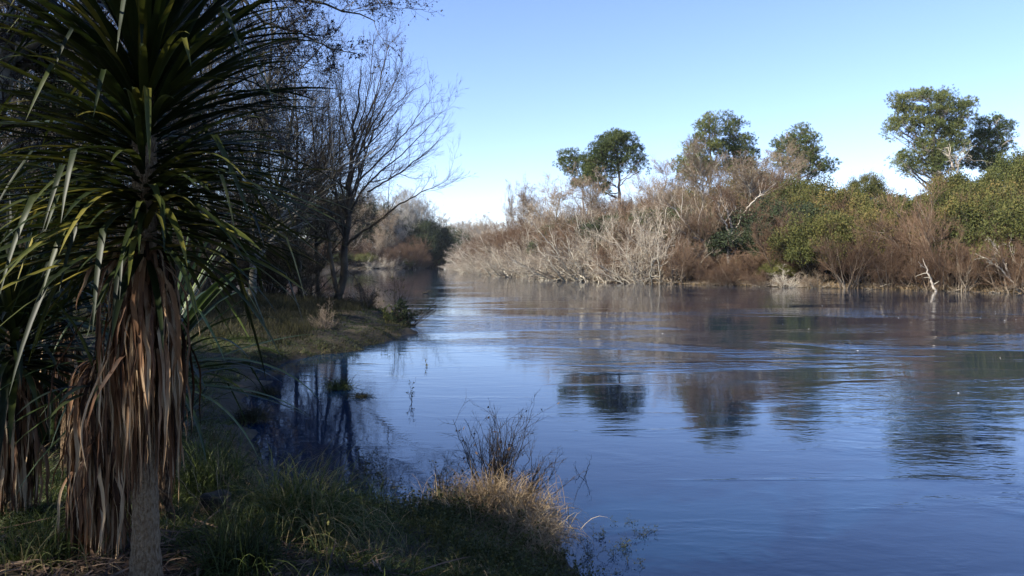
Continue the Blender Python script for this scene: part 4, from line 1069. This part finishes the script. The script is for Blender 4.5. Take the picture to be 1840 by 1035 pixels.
shrub('bramble_mound', 'dark twiggy bush at the foot of the bare tree on the point', 655, 562, 38.5, 26, 1.5, 208, spread=75, r=.014, lv=(8, 6), leaves=500, lm='grass_olive', lsz=.08, up=-.02)
shrub('bramble_mound', 'bushy dark undergrowth left of the bare tree on the point', 560, 565, 36, 28, 1.6, 209, spread=70, r=.014, lv=(8, 6), m='wood_twig')
shrub('bramble_mound', 'pale twiggy heap on the near side of the grassy point', 585, 612, 27, 26, 1.0, 210, spread=80, r=.009, lv=(8, 6), m='tan_twig', up=-.05)
shrub('leafy_sprig', 'small bright green leafy sprig on the side of the grassy point', 694, 600, 31, 5, .9, 211, spread=20, r=.008, leaves=160, lm='leaf_bright', lsz=.1, m='weed')
shrub('leafy_bush', 'dark leafy bush rounding off the tip of the grassy point', 722, 590, 33, 30, 1.1, 212, spread=70, r=.008, leaves=1500, lm='leaf_dark', lsz=.1)
shrub('drowned_twig', 'drowned sprig poking out of the water in the cove mouth', 740, 724, 15.4, 3, .45, 213, spread=20, r=.005, leaves=30, lm='weed', lsz=.04)
shrub('drowned_twig', 'tiny sprig in open water below the grassy point', 766, 660, 20.6, 2, .3, 214, spread=15, r=.006, leaves=14, lm='weed', lsz=.05)
shrub('drowned_twig', 'sparse twigs sticking out of open water right of the flooded shrub', 1045, 858, 10.1, 4, .42, 215, spread=70, r=.004, lv=(3, 2), tilt=(.2, 0, -.2), zoff=-.03)
shrub('dead_bramble', 'pale wiry dead stems beside the trunk foot', 405, 900, 6.0, 12, .75, 216, spread=40, r=.003, lv=(5, 3), m='tan_twig')
shrub('dead_bramble', 'thin brown dead stems between the sedge tussocks', 470, 905, 6.6, 14, .6, 217, spread=50, r=.003, lv=(5, 3), m='tan_twig')
shrub('dead_bramble', 'twiggy grey bramble stems rising right of the hanging skirt', 420, 790, 8.3, 18, .95, 218, spread=50, r=.004, lv=(6, 4), m='wood_twig')
shrub('tall_weed', 'spindly seedling weed with small pale leaves at the bottom edge', 558, 1040, 4.6, 3, .42, 219, spread=14, r=.003, leaves=26, lm='leaf_bright', lv=(3, 2), m='weed', lsz=.03, zoff=0)
R_ = np.random.default_rng(44)
for i, (x, y) in enumerate([(990, 930), (1015, 945), (1040, 975), (1060, 1000), (1080, 965), (1105, 1000), (1130, 985), (1145, 1015), (1000, 1010), (1050, 1025), (985, 985), (1095, 1030), (1160, 960), (1125, 940)]):
    D = EYE * F / (y - HY)
    shrub('water_weed', f'half drowned leafy weed sprig in the shallows, {ordn(i)} of the scattered patch', x, y, D, 4 if i % 3 else 7, .14, 220 + i, spread=75, leaves=40 if i % 2 else 100,
          lm='weed', lv=(4, 3), r=.003, m='weed', cat='water weed', lsz=.017, zoff=-.03)['group'] = 'drowned weed sprigs in the shallows'

# stump
rng = np.random.default_rng(240)
b = px(385, 925, 6.1); b[2] = gz(b[0], b[1])
g = Geo(); K = 9; n = 22; th = np.arange(n) * 6.283 / n; V = []
for k in range(K):
    r = .11 + .07 * math.exp(-k / 1.8) + .008 * np.sin(th * 5) + .006 * np.sin(th * 3 + 1)
    r = r * (1 if k < K - 1 else .75)
    z = -.12 + .30 * min(k, K - 2) / (K - 2) + (.012 * np.sin(th * 2) if k > 4 else 0) + (.02 if k == K - 1 else 0)
    V.append(np.stack([r * np.cos(th), r * np.sin(th), z + th * 0], 1))
V.append(np.array([[0, 0, .185]]))
Q = [(k * n + j, k * n + (j + 1) % n, (k + 1) * n + (j + 1) % n, (k + 1) * n + j) for k in range(K - 1) for j in range(n)]
T = [((K - 1) * n + j, (K - 1) * n + (j + 1) % n, K * n) for j in range(n)]
g.add(np.concatenate(V), Q, T)
tag(g.obj('tree_stump', M['dark_bark'], None, True, tuple(b)), 'dark cut stump half hidden in grass right of the trunk foot', 'stump')

# specks of foam and floating leaves drifting on the current
n = 100; x = U(1, 36, n); y = U(14, 66, n); k = river_sd(x, y) < -2; x = x[k]; y = y[k]; g = Geo()
n = len(x); a = U(0, 6.28, n); s_ = U(.012, .045, n); e1 = np.stack([np.cos(a), np.sin(a), a * 0], 1) * s_[:, None]; e2 = np.stack([-np.sin(a), np.cos(a), a * 0], 1) * (s_ * U(.3, .8, n))[:, None]
C_ = np.stack([x, y, x * 0 + .012], 1)
g.add(np.stack([C_ - e1, C_ - e2 * .9, C_ + e1, C_ + e2 + (0, 0, .01)], 1), np.arange(n * 4).reshape(-1, 4))
tag(g.obj('foam_specks', M['foam'], None, False), 'pale specks of foam and leaves drifting on the open river', 'foam', None, 'stuff')

# duck on the river
def loft(g, pts, rad, n=12, sq=(1, 1)):
    tubes(g, np.array(pts, float)[None], np.array(rad, float)[None], n)
p = wpx(765, 527.5)
root = thing('duck', 'small dark duck swimming in mid river beyond the grassy point', 'duck', (p[0], p[1], 0), 0.4)
g = Geo()
loft(g, [(-.30, 0, .12), (-.24, 0, .09), (-.14, 0, .06), (0, 0, .05), (.12, 0, .06), (.18, 0, .10), (.20, 0, .17), (.21, 0, .23), (.23, 0, .27), (.27, 0, .28), (.30, 0, .275)],
     [.012, .04, .085, .11, .095, .06, .038, .035, .048, .038, .01], 14)
g.obj('body', M['dark_bark'], root)
g = Geo(); loft(g, [(.29, 0, .275), (.33, 0, .268), (.36, 0, .262)], [.018, .014, .006], 8)
g.obj('bill', M['tan_twig'], root)

# ------------------------------------------------------------------ unseen trees added behind the camera to shade the near bank
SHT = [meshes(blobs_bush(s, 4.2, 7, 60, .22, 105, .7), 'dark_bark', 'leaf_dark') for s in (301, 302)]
SHP = []
for t, tx, ty, tz, sc_ in [(8, -2.0, 4.3, 6.3, .9), (15, -4.5, 10.5, 2.5, 1.0), (9, -1.8, 5.5, .8, .32), (13, -7, 12, 3.0, 1.2)]:
    c = np.array((tx, ty, tz)) + SD * t; SHP.append((c[0], c[1], c[2] - 3.0 * sc_, sc_))
SHP += [(2.5, -4, 6.5, 1.0), (-3, -9, 6, 1.2), (4, -11, 4, 1.2), (-17, 5, 4, 1.2), (-22, 10, 4, 1.3), (-20, -8, 4, 1.4), (-9, -14, 4, 1.4)]
for i, (cx, cy, cz, s) in enumerate(SHP):
    c = np.array((cx, cy, cz))
    o = place(SHT[i % 2], None, 'shade_tree', f'unseen evergreen tree added behind the viewpoint to shade the bank, {ordn(i)} of the group', 'tree',
          (cx, cy, cz), i * 1.3, (s, s, s), 'unseen evergreens added behind the viewpoint for shade')
    g = Geo(); zb = gz(cx, cy); P, R = line([(0, 0, (zb - .3 - cz) / s), (.1, 0, -1.0), (0, 0, 2.0)], .22, .12, 16); tubes(g, P, R, 8)
    g.obj('trunk', M['dark_bark'], o)
if __import__('os').environ.get('CHK'):
    for o in bpy.data.objects:
        if 'label' in o and not 4 <= len(o['label'].replace('-', ' ').split()) <= 16: print('LAB', len(o['label'].split()), o['label'])

# thin river air
b_ = Geo(); xs_ = (-895, 895); ys_ = (-115, 1495); zs_ = (-5, 60)
b_.add([(x, y, z) for z in zs_ for y in ys_ for x in xs_], [(0, 2, 3, 1), (4, 5, 7, 6), (0, 1, 5, 4), (2, 6, 7, 3), (0, 4, 6, 2), (1, 3, 7, 5)])
hm = bpy.data.materials.new('haze_air'); hm.use_nodes = True; hn = hm.node_tree.nodes; hn.clear()
pv = hn.new('ShaderNodeVolumePrincipled'); pv.inputs['Color'].default_value = (.93, .96, 1, 1); pv.inputs['Density'].default_value = .00007
ho = hn.new('ShaderNodeOutputMaterial'); hm.node_tree.links.new(pv.outputs[0], ho.inputs['Volume'])
tag(b_.obj('haze', hm, None, False), None, None, kind='stuff')
